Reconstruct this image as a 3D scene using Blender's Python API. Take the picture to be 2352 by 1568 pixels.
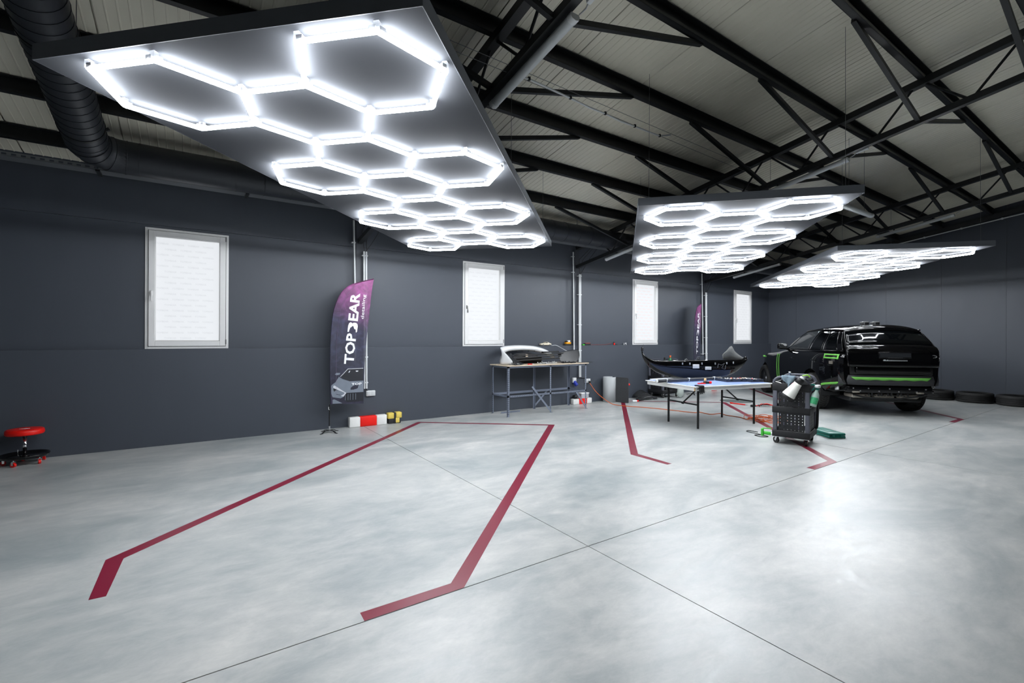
import bpy, bmesh, math, random
from mathutils import Vector, Matrix
random.seed(7)
S = bpy.context.scene
COL = S.collection
for o in list(bpy.data.objects):
    bpy.data.objects.remove(o)

# ------------------------------------------------------------------ camera
FPX, YAW, CY, ROLL, CAMH = 1075.7645, 0.9733, 773.3582, 0.0043, 1.5
cd = bpy.data.cameras.new('camera')
cam = bpy.data.objects.new('camera', cd)
COL.objects.link(cam)
cd.sensor_width = 36.0
cd.lens = FPX / 2352 * 36.0
cd.shift_y = -(784 - CY) / 2352
cd.clip_start = 0.05
cam.matrix_world = (Matrix.Translation((0, 0, CAMH)) @ Matrix.Rotation(YAW - math.pi / 2, 4, 'Z')
                    @ Matrix.Rotation(math.pi / 2, 4, 'X') @ Matrix.Rotation(ROLL, 4, 'Z'))
S.camera = cam

# ------------------------------------------------------------------ light levels
TUBE_POWER = 76.0       # emission of the LED tubes of the hexagon lamps
PANE_POWER = 0.80       # daylight behind the frosted window film
EXPOSURE = 0.0
w = bpy.data.worlds.new('world')
S.world = w
w.use_nodes = True
w.node_tree.nodes['Background'].inputs[0].default_value = (0.75, 0.85, 1.0, 1)
w.node_tree.nodes['Background'].inputs[1].default_value = 0.02
S.view_settings.view_transform = 'Standard'
S.view_settings.look = 'None'
S.view_settings.gamma = 1.0
S.view_settings.use_curve_mapping = False
S.view_settings.exposure = EXPOSURE

# ------------------------------------------------------------------ helpers
V = Vector
PI = math.pi

def srgb(r, g, b):
    f = lambda c: c / 12.92 if c <= 0.04045 else ((c + 0.055) / 1.055) ** 2.4
    return (f(r / 255), f(g / 255), f(b / 255))

MATS = {}
def mat(name, col=(0.5, 0.5, 0.5), rough=0.5, metal=0.0, var=0.06, scale=20.0, bump=0.0, bscale=80.0,
        emit=None, estr=0.0, alpha=1.0, trans=0.0, coat=0.0, ior=1.45, spec=0.5, stretch=None):
    if name in MATS:
        return MATS[name]
    m = bpy.data.materials.new(name)
    m.use_nodes = True
    nt = m.node_tree
    b = nt.nodes['Principled BSDF']
    tc = nt.nodes.new('ShaderNodeTexCoord')
    src = tc.outputs['Object']
    if stretch:
        mp = nt.nodes.new('ShaderNodeMapping')
        mp.inputs['Scale'].default_value = stretch
        nt.links.new(src, mp.inputs[0]); src = mp.outputs[0]
    nz = nt.nodes.new('ShaderNodeTexNoise')
    nz.inputs['Scale'].default_value = scale
    nz.inputs['Detail'].default_value = 4
    nt.links.new(src, nz.inputs['Vector'])
    rp = nt.nodes.new('ShaderNodeMixRGB')
    rp.blend_type = 'MIX'
    rp.inputs[1].default_value = tuple(max(0, c * (1 - var)) for c in col) + (1,)
    rp.inputs[2].default_value = tuple(c * (1 + var) for c in col) + (1,)
    nt.links.new(nz.outputs['Fac'], rp.inputs[0])
    nt.links.new(rp.outputs[0], b.inputs['Base Color'])
    mr = nt.nodes.new('ShaderNodeMapRange')
    mr.inputs[3].default_value = max(0.0, rough - 0.04)
    mr.inputs[4].default_value = min(1.0, rough + 0.04)
    nt.links.new(nz.outputs['Fac'], mr.inputs[0])
    nt.links.new(mr.outputs[0], b.inputs['Roughness'])
    b.inputs['Metallic'].default_value = metal
    b.inputs['IOR'].default_value = ior
    b.inputs['Specular IOR Level'].default_value = spec
    b.inputs['Coat Weight'].default_value = coat
    b.inputs['Coat Roughness'].default_value = 0.03
    b.inputs['Transmission Weight'].default_value = trans
    b.inputs['Alpha'].default_value = alpha
    if emit:
        b.inputs['Emission Color'].default_value = tuple(emit) + (1,)
        b.inputs['Emission Strength'].default_value = estr
    if bump:
        n2 = nt.nodes.new('ShaderNodeTexNoise')
        n2.inputs['Scale'].default_value = bscale
        n2.inputs['Detail'].default_value = 5
        nt.links.new(src, n2.inputs['Vector'])
        bp = nt.nodes.new('ShaderNodeBump')
        bp.inputs['Strength'].default_value = bump
        bp.inputs['Distance'].default_value = 0.01
        nt.links.new(n2.outputs['Fac'], bp.inputs['Height'])
        nt.links.new(bp.outputs[0], b.inputs['Normal'])
    MATS[name] = m
    return m

class MB:
    """collects simple solids into one mesh"""
    def __init__(s):
        s.v, s.f, s.sm = [], [], []
    def add(s, vs, fs, M=None, smooth=False):
        o = len(s.v)
        s.v += [tuple(M @ V(p)) if M else tuple(p) for p in vs]
        for f in fs:
            s.f.append([i + o for i in f]); s.sm.append(smooth)
        return s
    def box(s, a, b, M=None):
        x0, y0, z0 = a; x1, y1, z1 = b
        return s.add([(x0, y0, z0), (x1, y0, z0), (x1, y1, z0), (x0, y1, z0), (x0, y0, z1), (x1, y0, z1), (x1, y1, z1), (x0, y1, z1)],
                     [(3, 2, 1, 0), (4, 5, 6, 7), (0, 1, 5, 4), (1, 2, 6, 5), (2, 3, 7, 6), (3, 0, 4, 7)], M)
    def cbox(s, c, d, M=None):
        return s.box([c[i] - d[i] / 2 for i in range(3)], [c[i] + d[i] / 2 for i in range(3)], M)
    def rbox(s, a, b, r, M=None, seg=2):
        """box with rounded edges"""
        bm = bmesh.new()
        bmesh.ops.create_cube(bm, size=1)
        for q in bm.verts:
            q.co = V([(a[i] + b[i]) / 2 + q.co[i] * (b[i] - a[i]) for i in range(3)])
        bmesh.ops.bevel(bm, geom=bm.edges[:], offset=r, segments=seg, affect='EDGES', profile=0.5)
        bm.verts.index_update()
        s.add([q.co[:] for q in bm.verts], [[q.index for q in f.verts] for f in bm.faces], M, True)
        bm.free()
        return s
    def bar(s, p, q, w, h, up=(0, 0, 1)):
        """rectangular bar from p to q, w across, h along 'up'"""
        p, q = V(p), V(q); d = (q - p).normalized(); u = V(up)
        if abs(d.dot(u)) > 0.99: u = V((1, 0, 0))
        sx = d.cross(u).normalized(); uy = sx.cross(d).normalized()
        vs = []
        for e in (p, q):
            for a, b in ((-1, -1), (1, -1), (1, 1), (-1, 1)):
                vs.append(e + sx * (a * w / 2) + uy * (b * h / 2))
        return s.add(vs, [(3, 2, 1, 0), (4, 5, 6, 7), (0, 1, 5, 4), (1, 2, 6, 5), (2, 3, 7, 6), (3, 0, 4, 7)])
    def tube(s, pts, r, n=8, cap=True, closed=False, M=None):
        pts = [V(p) for p in pts]; m = len(pts); vs = []; fs = []
        rr = r if isinstance(r, (list, tuple)) else [r] * m
        prev = None
        for i, p in enumerate(pts):
            if closed: d = pts[(i + 1) % m] - pts[i - 1]
            else: d = pts[min(i + 1, m - 1)] - pts[max(i - 1, 0)]
            d = d.normalized() if d.length > 1e-9 else V((0, 0, 1))
            if prev is None:
                a = V((0, 0, 1)) if abs(d.z) < 0.9 else V((1, 0, 0))
                x = d.cross(a).normalized()
            else:
                x = (prev - d * prev.dot(d))
                x = x.normalized() if x.length > 1e-6 else d.orthogonal().normalized()
            prev = x; y = d.cross(x)
            for k in range(n):
                t = 2 * PI * k / n
                vs.append(p + (x * math.cos(t) + y * math.sin(t)) * rr[i])
        for i in range(m if closed else m - 1):
            j = (i + 1) % m
            for k in range(n):
                k2 = (k + 1) % n
                fs.append((i * n + k, i * n + k2, j * n + k2, j * n + k))
        s.add(vs, fs, M, True)
        if cap and not closed:
            s.add(vs[:n], [tuple(range(n))[::-1]], M); s.add(vs[-n:], [tuple(range(n))], M)
        return s
    def cyl(s, p, q, r, n=16, r2=None, M=None):
        return s.tube([p, q], [r, r if r2 is None else r2], n, True, False, M)
    def lathe(s, prof, n=24, M=None, smooth=True):
        """profile of (radius, z) turned about z"""
        vs, fs = [], []
        for r, z in prof:
            for k in range(n):
                t = 2 * PI * k / n
                vs.append((r * math.cos(t), r * math.sin(t), z))
        for i in range(len(prof) - 1):
            for k in range(n):
                k2 = (k + 1) % n
                fs.append((i * n + k, i * n + k2, (i + 1) * n + k2, (i + 1) * n + k))
        if prof[0][0] > 1e-5: fs.append(tuple(range(n))[::-1])
        if prof[-1][0] > 1e-5: fs.append(tuple((len(prof) - 1) * n + k for k in range(n)))
        return s.add(vs, fs, M, smooth)
    def prism(s, poly, z0, z1, M=None, smooth=False):
        """outline in xy pulled from z0 to z1"""
        n = len(poly)
        vs = [(x, y, z0) for x, y in poly] + [(x, y, z1) for x, y in poly]
        fs = [tuple(range(n))[::-1], tuple(range(n, 2 * n))]
        s.add(vs, fs, M)
        return s.add(vs, [(i, (i + 1) % n, n + (i + 1) % n, n + i) for i in range(n)], M, smooth)
    def grid(s, rows, M=None, smooth=True, closed=False, flip=False):
        """rows of points joined into a sheet"""
        m, n = len(rows), len(rows[0]); fs = []
        for i in range(m - 1):
            for k in range(n if closed else n - 1):
                k2 = (k + 1) % n
                q = (i * n + k, i * n + k2, (i + 1) * n + k2, (i + 1) * n + k)
                fs.append(q[::-1] if flip else q)
        return s.add([p for r in rows for p in r], fs, M, smooth)
    def build(s, name, material, parent=None, loc=None, rot=None, bevel=0.0, solid=0.0, subsurf=0):
        me = bpy.data.meshes.new(name)
        me.from_pydata([tuple(p) for p in s.v], [], s.f)
        me.polygons.foreach_set('use_smooth', s.sm)
        me.update()
        if material: me.materials.append(material)
        return link(name, me, parent, loc, rot, bevel, solid, subsurf)

def link(name, me, parent=None, loc=None, rot=None, bevel=0.0, solid=0.0, subsurf=0):
    o = bpy.data.objects.new(name, me)
    COL.objects.link(o)
    if parent: o.parent = parent
    if loc: o.location = loc
    if rot: o.rotation_euler = rot
    if solid:
        md = o.modifiers.new('thick', 'SOLIDIFY'); md.thickness = solid; md.offset = 0
    if subsurf:
        md = o.modifiers.new('sub', 'SUBSURF'); md.levels = subsurf; md.render_levels = subsurf
    if bevel:
        md = o.modifiers.new('bev', 'BEVEL'); md.width = bevel; md.segments = 2; md.limit_method = 'ANGLE'
        md.angle_limit = math.radians(40)
    return o

def tag(o, label, cat, group=None):
    o['label'] = label; o['category'] = cat
    if group: o['group'] = group
    return o
def struct(o):
    o['kind'] = 'structure'; return o
def thing(name, label, cat, loc=(0, 0, 0), rz=0.0, group=None):
    o = bpy.data.objects.new(name, None)
    COL.objects.link(o)
    o.empty_display_size = 0.1
    o.location = loc; o.rotation_euler = (0, 0, rz)
    return tag(o, label, cat, group)
def dup(root, loc=None, rz=None, label=None):
    r = root.copy(); COL.objects.link(r)
    if loc is not None: r.location = loc
    if rz is not None: r.rotation_euler = (0, 0, rz)
    if label: r['label'] = label
    for ch in list(root.children):
        c = ch.copy(); COL.objects.link(c); c.parent = r
        for g in list(ch.children):
            d = g.copy(); COL.objects.link(d); d.parent = c
    return r
def text_mesh(body, size, bold=0.0, align='CENTER', spacing=1.0, shear=0.0, width=None, extrude=0.0):
    cu = bpy.data.curves.new('text', 'FONT')
    cu.body = body; cu.size = size; cu.align_x = align; cu.align_y = 'CENTER'
    cu.space_character = spacing; cu.shear = shear; cu.resolution_u = 2
    cu.offset = bold; cu.extrude = extrude
    ob = bpy.data.objects.new('text', cu); COL.objects.link(ob)
    dg = bpy.context.evaluated_depsgraph_get()
    me = bpy.data.meshes.new_from_object(ob.evaluated_get(dg))
    bpy.data.objects.remove(ob); bpy.data.curves.remove(cu)
    if width:
        xs = [q.co.x for q in me.vertices]; k = width / (max(xs) - min(xs))
        for q in me.vertices: q.co.x *= k
    return me

# pixel (2352 x 1568 frame) to a point on a known plane
_F = V((math.cos(YAW), math.sin(YAW), 0)); _R = V((math.sin(YAW), -math.cos(YAW), 0))
def ray(x, y):
    u = (x - 1176) / FPX; v = -(y - CY) / FPX
    c, s_ = math.cos(ROLL), math.sin(ROLL)
    u, v = c * u - s_ * v, s_ * u + c * v
    return _F + _R * u + V((0, 0, v))
def onz(x, y, z=0.0):
    d = ray(x, y); return d * ((z - CAMH) / d.z) + V((0, 0, CAMH))
def onY(x, y, Y):
    d = ray(x, y); return d * (Y / d.y) + V((0, 0, CAMH))
def onX(x, y, X):
    d = ray(x, y); return d * (X / d.x) + V((0, 0, CAMH))

# ------------------------------------------------------------------ shared materials
M_STEEL = mat('black painted steel', srgb(30, 32, 34), 0.45, 0.0, 0.1)
M_DARK = mat('matt black plastic', srgb(24, 25, 27), 0.5, 0.0, 0.1)
M_BLACKGLOSS = mat('gloss black plastic', srgb(12, 12, 14), 0.15, 0.0, 0.05)
M_RUBBER = mat('black rubber', srgb(38, 38, 38), 0.7, 0.0, 0.12, bump=0.2)
M_GREY = mat('mid grey plastic', srgb(96, 98, 104), 0.5, 0.0, 0.05)
M_WHITEP = mat('white plastic', srgb(225, 227, 228), 0.4, 0.0, 0.03)
M_CHROME = mat('chromed steel', (0.75, 0.75, 0.77), 0.12, 1.0, 0.03)
M_ALU = mat('brushed aluminium', (0.62, 0.63, 0.65), 0.35, 1.0, 0.05)
M_RED = mat('red plastic', srgb(225, 22, 12), 0.4, 0.0, 0.05)
M_ORANGE = mat('orange cable', srgb(205, 95, 38), 0.45, 0.0, 0.05)
M_GREEN = mat('green plastic', srgb(70, 190, 60), 0.45, 0.0, 0.05)
M_TEAL = mat('teal plastic', srgb(8, 105, 92), 0.42, 0.0, 0.06)
M_PVC = mat('white conduit plastic', srgb(205, 208, 210), 0.45, 0.0, 0.04)
# ================================================================== the setting
XA, XB = -4.5, 15.7            # rear and far wall
YW = 7.939                     # face of the low wall under the windows
YU = 8.02                      # face of the wall above the ledge
LEDGE = 1.313
def roofz(y): return 5.07 - 0.172 * abs(y)

# polished concrete
def floor_material():
    m = bpy.data.materials.new('polished concrete'); m.use_nodes = True
    nt = m.node_tree; b = nt.nodes['Principled BSDF']
    N = nt.nodes.new; L = nt.links.new
    geo = N('ShaderNodeNewGeometry')
    mp = N('ShaderNodeMapping'); mp.inputs['Rotation'].default_value = (0, 0, 0.5)
    mp.inputs['Scale'].default_value = (1.0, 1.9, 1.0)
    L(geo.outputs['Position'], mp.inputs[0])
    def noise(scale, det, rough=0.6, dist=0.0):
        n = N('ShaderNodeTexNoise'); n.inputs['Scale'].default_value = scale; n.inputs['Detail'].default_value = det
        n.inputs['Roughness'].default_value = rough; n.inputs['Distortion'].default_value = dist
        L(mp.outputs[0], n.inputs['Vector']); return n
    n1, n2, n3 = noise(0.75, 6, 0.62, 0.6), noise(4.5, 8, 0.7, 0.4), noise(40, 4)
    r1 = N('ShaderNodeValToRGB')
    r1.color_ramp.elements[0].position = 0.32; r1.color_ramp.elements[0].color = (0.33, 0.365, 0.375, 1)
    r1.color_ramp.elements[1].position = 0.66; r1.color_ramp.elements[1].color = (0.58, 0.582, 0.575, 1)
    L(n1.outputs['Fac'], r1.inputs[0])
    r2 = N('ShaderNodeValToRGB')
    r2.color_ramp.elements[0].position = 0.30; r2.color_ramp.elements[0].color = (0.78, 0.80, 0.81, 1)
    r2.color_ramp.elements[1].position = 0.66; r2.color_ramp.elements[1].color = (1.05, 1.04, 1.02, 1)
    L(n2.outputs['Fac'], r2.inputs[0])
    mx = N('ShaderNodeMixRGB'); mx.blend_type = 'MULTIPLY'; mx.inputs[0].default_value = 1
    L(r1.outputs[0], mx.inputs[1]); L(r2.outputs[0], mx.inputs[2])
    mx2 = N('ShaderNodeMixRGB'); mx2.blend_type = 'MULTIPLY'; mx2.inputs[0].default_value = 0.12
    L(mx.outputs[0], mx2.inputs[1]); L(n3.outputs['Fac'], mx2.inputs[2])
    L(mx2.outputs[0], b.inputs['Base Color'])
    mr = N('ShaderNodeMapRange'); mr.inputs[1].default_value = 0.3; mr.inputs[2].default_value = 0.7
    mr.inputs[3].default_value = 0.30; mr.inputs[4].default_value = 0.42
    L(n2.outputs['Fac'], mr.inputs[0]); L(mr.outputs[0], b.inputs['Roughness'])
    b.inputs['Specular IOR Level'].default_value = 0.6
    bp = N('ShaderNodeBump'); bp.inputs['Strength'].default_value = 0.04; bp.inputs['Distance'].default_value = 0.01
    L(n2.outputs['Fac'], bp.inputs['Height']); L(bp.outputs[0], b.inputs['Normal'])
    return m
M_FLOOR = floor_material()
M_JOINT = mat('joint sealant', srgb(74, 66, 60), 0.8)
M_WALL = mat('dark grey wall paint', srgb(68, 73, 82), 0.48, 0, 0.05, 3.0, bump=0.02, bscale=60, stretch=(1, 1, 0.15), spec=0.4)
M_ROOF = mat('cream roof sheet', srgb(236, 231, 214), 0.42, 0, 0.05, 1.5)
M_FRAME = mat('white window frame', srgb(222, 222, 222), 0.35, 0, 0.02)
M_HANDLE = mat('window handle metal', srgb(120, 120, 120), 0.3, 0.8)
M_SHADOWGAP = mat('rubber seal', srgb(40, 42, 44), 0.7)
M_FILM = mat('frosted window film', (0.12, 0.12, 0.12), 0.6, emit=(0.93, 0.96, 1.0), estr=PANE_POWER)
M_PRINT = mat('grey print on window film', (0.35, 0.36, 0.38), 0.6, emit=(0.80, 0.82, 0.85), estr=0.62 * PANE_POWER)
M_PRINT_P = mat('pink print on window film', (0.5, 0.36, 0.35), 0.6, emit=(0.86, 0.70, 0.68), estr=0.64 * PANE_POWER)

fl = struct(MB().box((XA - 0.3, -8.2, -0.14), (XB + 0.3, 8.3, -0.02)).build('floor', M_JOINT))
xs = [XA, -2.67, 2.35, 7.37, 12.39, XB]
ys = [-YW, -2.55, 2.4695, 8.02]
for i in range(5):
    for j in range(3):
        g = 0.0035
        gx = 0.0018 if xs[i] > 7 else g
        MB().box((xs[i] + gx, ys[j] + g, -0.02), (xs[i + 1] - (0.0018 if xs[i + 1] > 7 else g), ys[j + 1] - g, 0.0)).build('floor_slab', M_FLOOR, fl)

# --- window wall on the left: low wall with ledge, thinner wall above with four openings
WX = [(-0.542, 0.425), (4.30, 5.262), (9.11, 10.078), (13.64, 14.64)]
WZ0, WZ1 = LEDGE + 0.002, 2.963
wl = struct(MB().box((XA, YW, 0), (XB, 8.30, LEDGE)).build('wall_left', M_WALL))
mb = MB()
e = [XA] + [v for p in WX for v in p] + [XB]
for i in range(0, len(e), 2):
    mb.box((e[i], YU, LEDGE), (e[i + 1], 8.3, 3.0))
for a, b_ in WX:
    mb.box((a, YU, WZ1), (b_, 8.3, 3.0))
mb.build('upper_wall', M_WALL, wl)
for i in range(4):   # cladding sheets above the windows, a little proud
    x0 = [XA, 2.3, 7.17, 12.04, XB][i] if i else XA
    x1 = [2.3, 7.17, 12.04, XB][i]
    MB().box((x0 + 0.002, YU - 0.035, 3.0), (x1 - 0.002, 8.3, 3.72)).build('cladding_panel', M_WALL, wl)

# --- far wall with vertical sheets, gable shaped
wf = struct(MB().box((XB + 0.02, -8.0, 0), (XB + 0.25, 8.3, 3.69)).build('wall_far', M_WALL))
ye = [8.02, 7.16, 6.0, 4.85, 3.7, 2.55, 1.4, 0.0, -1.2, -2.4, -3.6, -4.8, -6.0, -7.939]
for a, b_ in zip(ye[:-1], ye[1:]):
    m_ = MB(); y0, y1 = b_ + 0.0015, a - 0.0015
    m_.add([(XB, y0, 0), (XB, y1, 0), (XB, y1, roofz(y1)), (XB, y0, roofz(y0)),
            (XB + 0.1, y0, 0), (XB + 0.1, y1, 0), (XB + 0.1, y1, roofz(y1)), (XB + 0.1, y0, roofz(y0))],
           [(0, 3, 2, 1), (4, 5, 6, 7), (0, 1, 5, 4), (1, 2, 6, 5), (2, 3, 7, 6), (3, 0, 4, 7)])
    m_.build('wall_panel', M_WALL, wf)
struct(MB().box((XA, -8.2, 0), (XB + 0.02, -YW, 3.72)).build('wall_right', M_WALL))
m_ = MB(); po = [(-8.2, 0), (8.3, 0), (8.3, 3.64), (0, 5.07), (-8.2, 3.66)]
m_.add([(XA, y, z) for y, z in po] + [(XA - 0.25, y, z) for y, z in po],
       [(0, 1, 2, 3, 4), (9, 8, 7, 6, 5)] + [(i, 5 + i, 5 + (i + 1) % 5, (i + 1) % 5) for i in range(5)])
struct(m_.build('wall_rear', M_WALL))

# --- windows
def window(n, x0, x1, pm, hand):
    z0, z1 = WZ0, WZ1; f = 0.032; yf = YU - 0.012; w_, h_ = x1 - x0, z1 - z0
    m = MB()
    def ring(m, x0, z0, x1, z1, t, tb, y0, y1):
        m.box((x0, y0, z0), (x0 + t, y1, z1)); m.box((x1 - t, y0, z0), (x1, y1, z1))
        m.box((x0 + t, y0, z0), (x1 - t, y1, z0 + tb)); m.box((x0 + t, y0, z1 - t), (x1 - t, y1, z1))
    ring(m, x0, z0, x1, z1, f, 0.03, yf, YU + 0.09)
    o = struct(m.build('window_%d' % n, M_FRAME, bevel=0.003))
    m = MB(); ring(m, x0 + f + 0.006, z0 + 0.036, x1 - f - 0.006, z1 - f - 0.006, 0.072, 0.072, yf - 0.022, YU + 0.055)
    sash = m.build('sash', M_FRAME, o, bevel=0.004)
    m = MB(); ring(m, x0 + f - 0.001, z0 + 0.029, x1 - f + 0.001, z1 - f + 0.001, 0.009, 0.009, yf + 0.012, YU + 0.05)
    m.build('seal', M_SHADOWGAP, o)
    t = f + 0.006 + 0.072
    m = MB(); ring(m, x0 + t, z0 + t, x1 - t, z1 - t, 0.008, 0.008, yf - 0.012, YU + 0.04)
    m.build('glazing_bead', M_FRAME, sash)
    pane = MB().box((x0 + t, YU + 0.02, z0 + t), (x1 - t, YU + 0.03, z1 - t)).build('pane', M_FILM, o)
    # print on the film, staggered rows of the shop's name
    rows = 18; me = None
    word = text_mesh('TOPBEAR', 0.030, 0.0, width=0.135)
    bm = bmesh.new(); px0, px1 = x0 + t, x1 - t
    for r in range(rows):
        zz = z0 + t + 0.035 + r * (h_ - 2 * t - 0.05) / rows
        k = 0; xx = px0 + (0.012 if r % 2 else 0.10)
        while xx < px1 - 0.02:
            if xx + 0.135 < px1:
                tmp = bmesh.new(); tmp.from_mesh(word)
                tmp.transform(Matrix.Translation((xx + 0.0675, YU + 0.0185, zz)) @ Matrix.Rotation(PI / 2, 4, 'X'))
                mm = bpy.data.meshes.new('t'); tmp.to_mesh(mm); bm.from_mesh(mm); tmp.free(); bpy.data.meshes.remove(mm)
            xx += 0.175
    me = bpy.data.meshes.new('film_print'); bm.to_mesh(me); bm.free(); me.materials.append(pm)
    link('film_print', me, pane)
    hx = x0 + f + 0.04 if hand < 0 else x1 - f - 0.04
    zc = z0 + 0.46 * h_
    m = MB().rbox((hx - 0.014, yf - 0.034, zc - 0.035), (hx + 0.014, yf - 0.022, zc + 0.035), 0.004)
    m.cyl((hx, yf - 0.03, zc + 0.01), (hx, yf - 0.065, zc + 0.01), 0.008, 10)
    m.rbox((hx - 0.010, yf - 0.072, zc - 0.11), (hx + 0.010, yf - 0.056, zc + 0.02), 0.004)
    m.build('handle', M_HANDLE if n == 2 else M_FRAME, sash)
    for zz in (z0 + 0.06, z1 - 0.10):
        MB().cyl((x1 - f - 0.002, yf - 0.02, zz), (x1 - f - 0.002, yf - 0.02, zz + 0.07), 0.008, 8).build('hinge', M_HANDLE, sash)
for i, (a, b_) in enumerate(WX):
    window(i + 1, a, b_, M_PRINT_P if i == 2 else M_PRINT, -1)

# --- roof: ribbed sandwich sheets, one metre wide, on both slopes
ceil = struct(MB().box((XA - 0.25, -0.3, 5.12), (XB + 0.25, 0.3, 5.16)).build('ceiling', M_ROOF))
sl = math.sqrt(1 + 0.172 ** 2)
def sheet_mesh():
    prof = []; n = 12; p = 1.0 / n
    for k in range(n):
        x = k * p; d = 0.012 if k == 0 else -0.005; g = 0.010 if k == 0 else 0.014
        prof += [(x + 0.0005, d), (x + g * 0.6, d), (x + g, 0), (x + p - 0.004, 0)]
    m = MB()
    a = [(x, 0.0, 5.07 + d) for x, d in prof]; b_ = [(x, 8.3, 5.07 - 0.172 * 8.3 + d) for x, d in prof]
    m.grid([b_, a], smooth=False)
    m.box((0.001, 0, 5.085), (0.999, 0.001, 5.13))
    m.add([(0, 0, 5.13), (1, 0, 5.13), (1, 8.3, 5.13 - 0.172 * 8.3), (0, 8.3, 5.13 - 0.172 * 8.3)], [(0, 1, 2, 3)])
    me = bpy.data.meshes.new('roof_sheet'); me.from_pydata(m.v, [], m.f); me.materials.append(M_ROOF); return me
SH = sheet_mesh()
for i in range(21):
    x = XA - 0.2 + i
    link('roof_sheet', SH, ceil, (x, 0, 0)); link('roof_sheet', SH, ceil, (x + 1, 0, 0), (0, 0, PI))

# --- purlins (C sections) along the hall
PY = [7.35, 6.42, 5.5, 4.6, 3.7, 2.81, 1.9, 1.0, 0.1]
ORD = ['first', 'second', 'third', 'fourth', 'fifth', 'sixth', 'seventh', 'eighth', 'ninth']
for k_, y in enumerate(PY + [-v for v in PY]):
    zb, s_ = 4.91 - 0.172 * abs(y), 1 if y > 0 else -1
    m = MB()
    m.box((XA, y - 0.003, zb), (XB, y + 0.003, zb + 0.162))
    m.box((XA, min(y, y - s_ * 0.06), zb), (XB, max(y, y - s_ * 0.06), zb + 0.006))
    m.box((XA, min(y, y - s_ * 0.06), zb + 0.150), (XB, max(y, y - s_ * 0.06), zb + 0.158))
    m.box((XA, y - s_ * 0.06 - 0.003, zb), (XB, y - s_ * 0.06 + 0.003, zb + 0.03))
    tag(m.build('roof_purlin', M_STEEL), 'black steel purlin along the ribbed roof, %s out from the %s' % (ORD[k_ % 9], 'window wall' if y > 0 else 'blank side wall'), 'purlin', 'roof purlins')

# --- lattice trusses across the hall
TX = [2.3, 7.17, 12.04]
def topz(y): return 4.83 - 0.172 * abs(y)     # underside of the upper chord
def botz(y): return 4.38 - 0.168 * abs(y)     # underside of the lower chord
TL = ['black lattice roof truss above the nearest hexagon lamp and purple flag',
      'black lattice roof truss over the steel workbench and middle hexagon lamp',
      'black lattice roof truss farthest along, above the hexagon lamp by the car']
for ti, x in enumerate(TX):
    t = thing('roof_truss', TL[ti], 'truss', (x, 0, 0), group='lattice roof trusses')
    for s_ in (1, -1):
        e_ = 7.93 if s_ > 0 else 7.9
        m = MB(); m.bar((0, 0, topz(0) + 0.04), (0, s_ * e_, topz(e_) + 0.04), 0.09, 0.08); m.build('top_chord', M_STEEL, t)
        m = MB(); m.bar((0, 0, botz(0) + 0.035), (0, s_ * e_, botz(e_) + 0.035), 0.075, 0.07)
        m.bar((0, 0, botz(0) + 0.073), (0, s_ * e_, botz(e_) + 0.073), 0.045, 0.010); m.build('bottom_chord', M_STEEL, t)
        for k in range(8):
            ya, yb = PY[8 - k], PY[7 - k] if k < 8 else None
            ym = (ya + yb) / 2
            for a_ in (ya + 0.06, yb - 0.06):
                m = MB(); m.tube([(0, s_ * a_, topz(a_) + 0.01), (0, s_ * (ym + (0.03 if a_ > ym else -0.03)), botz(ym) + 0.065)], 0.0145, 8)
                m.build('diagonal', M_STEEL, t)
        for y in PY[1:]:
            for d in (-1, 1):
                m = MB()
                m.bar((d * 0.03, s_ * y, botz(y) + 0.05), (d * 1.88, s_ * y, 4.915 - 0.172 * y), 0.045, 0.045)
                m.build('knee_brace', M_STEEL, t)
# beam under the roof edge at the far wall
m = MB(); m.bar((XB - 0.07, 0, topz(0) + 0.03), (XB - 0.07, 7.95, topz(7.95) + 0.03), 0.10, 0.12)
m.bar((XB - 0.07, 0, topz(0) + 0.03), (XB - 0.07, -7.9, topz(7.9) + 0.03), 0.10, 0.12)
tag(m.build('gable_beam', M_STEEL), 'black steel beam following the roof edge on the far wall', 'beam')

# --- wall columns
CL = ['slim dark steel column behind the purple flag by the wheel stop', 'slim dark steel column on the wall above the workbench end',
      'slim dark steel column beside the slim purple flag behind the table']
for ti, x in enumerate(TX):
    m = MB(); z1 = topz(7.95)
    m.box((x - 0.055, 7.95, LEDGE), (x + 0.085, 7.958, z1)); m.box((x - 0.055, 8.012, LEDGE), (x + 0.085, 8.02, z1))
    m.box((x + 0.011, 7.958, LEDGE), (x + 0.019, 8.012, z1))
    m.box((x - 0.10, 7.945, 3.10), (x + 0.13, 7.984, 3.14))
    tag(m.build('steel_column', mat('dark grey column paint', srgb(58, 62, 70), 0.5)), CL[ti], 'column', 'wall columns')

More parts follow.
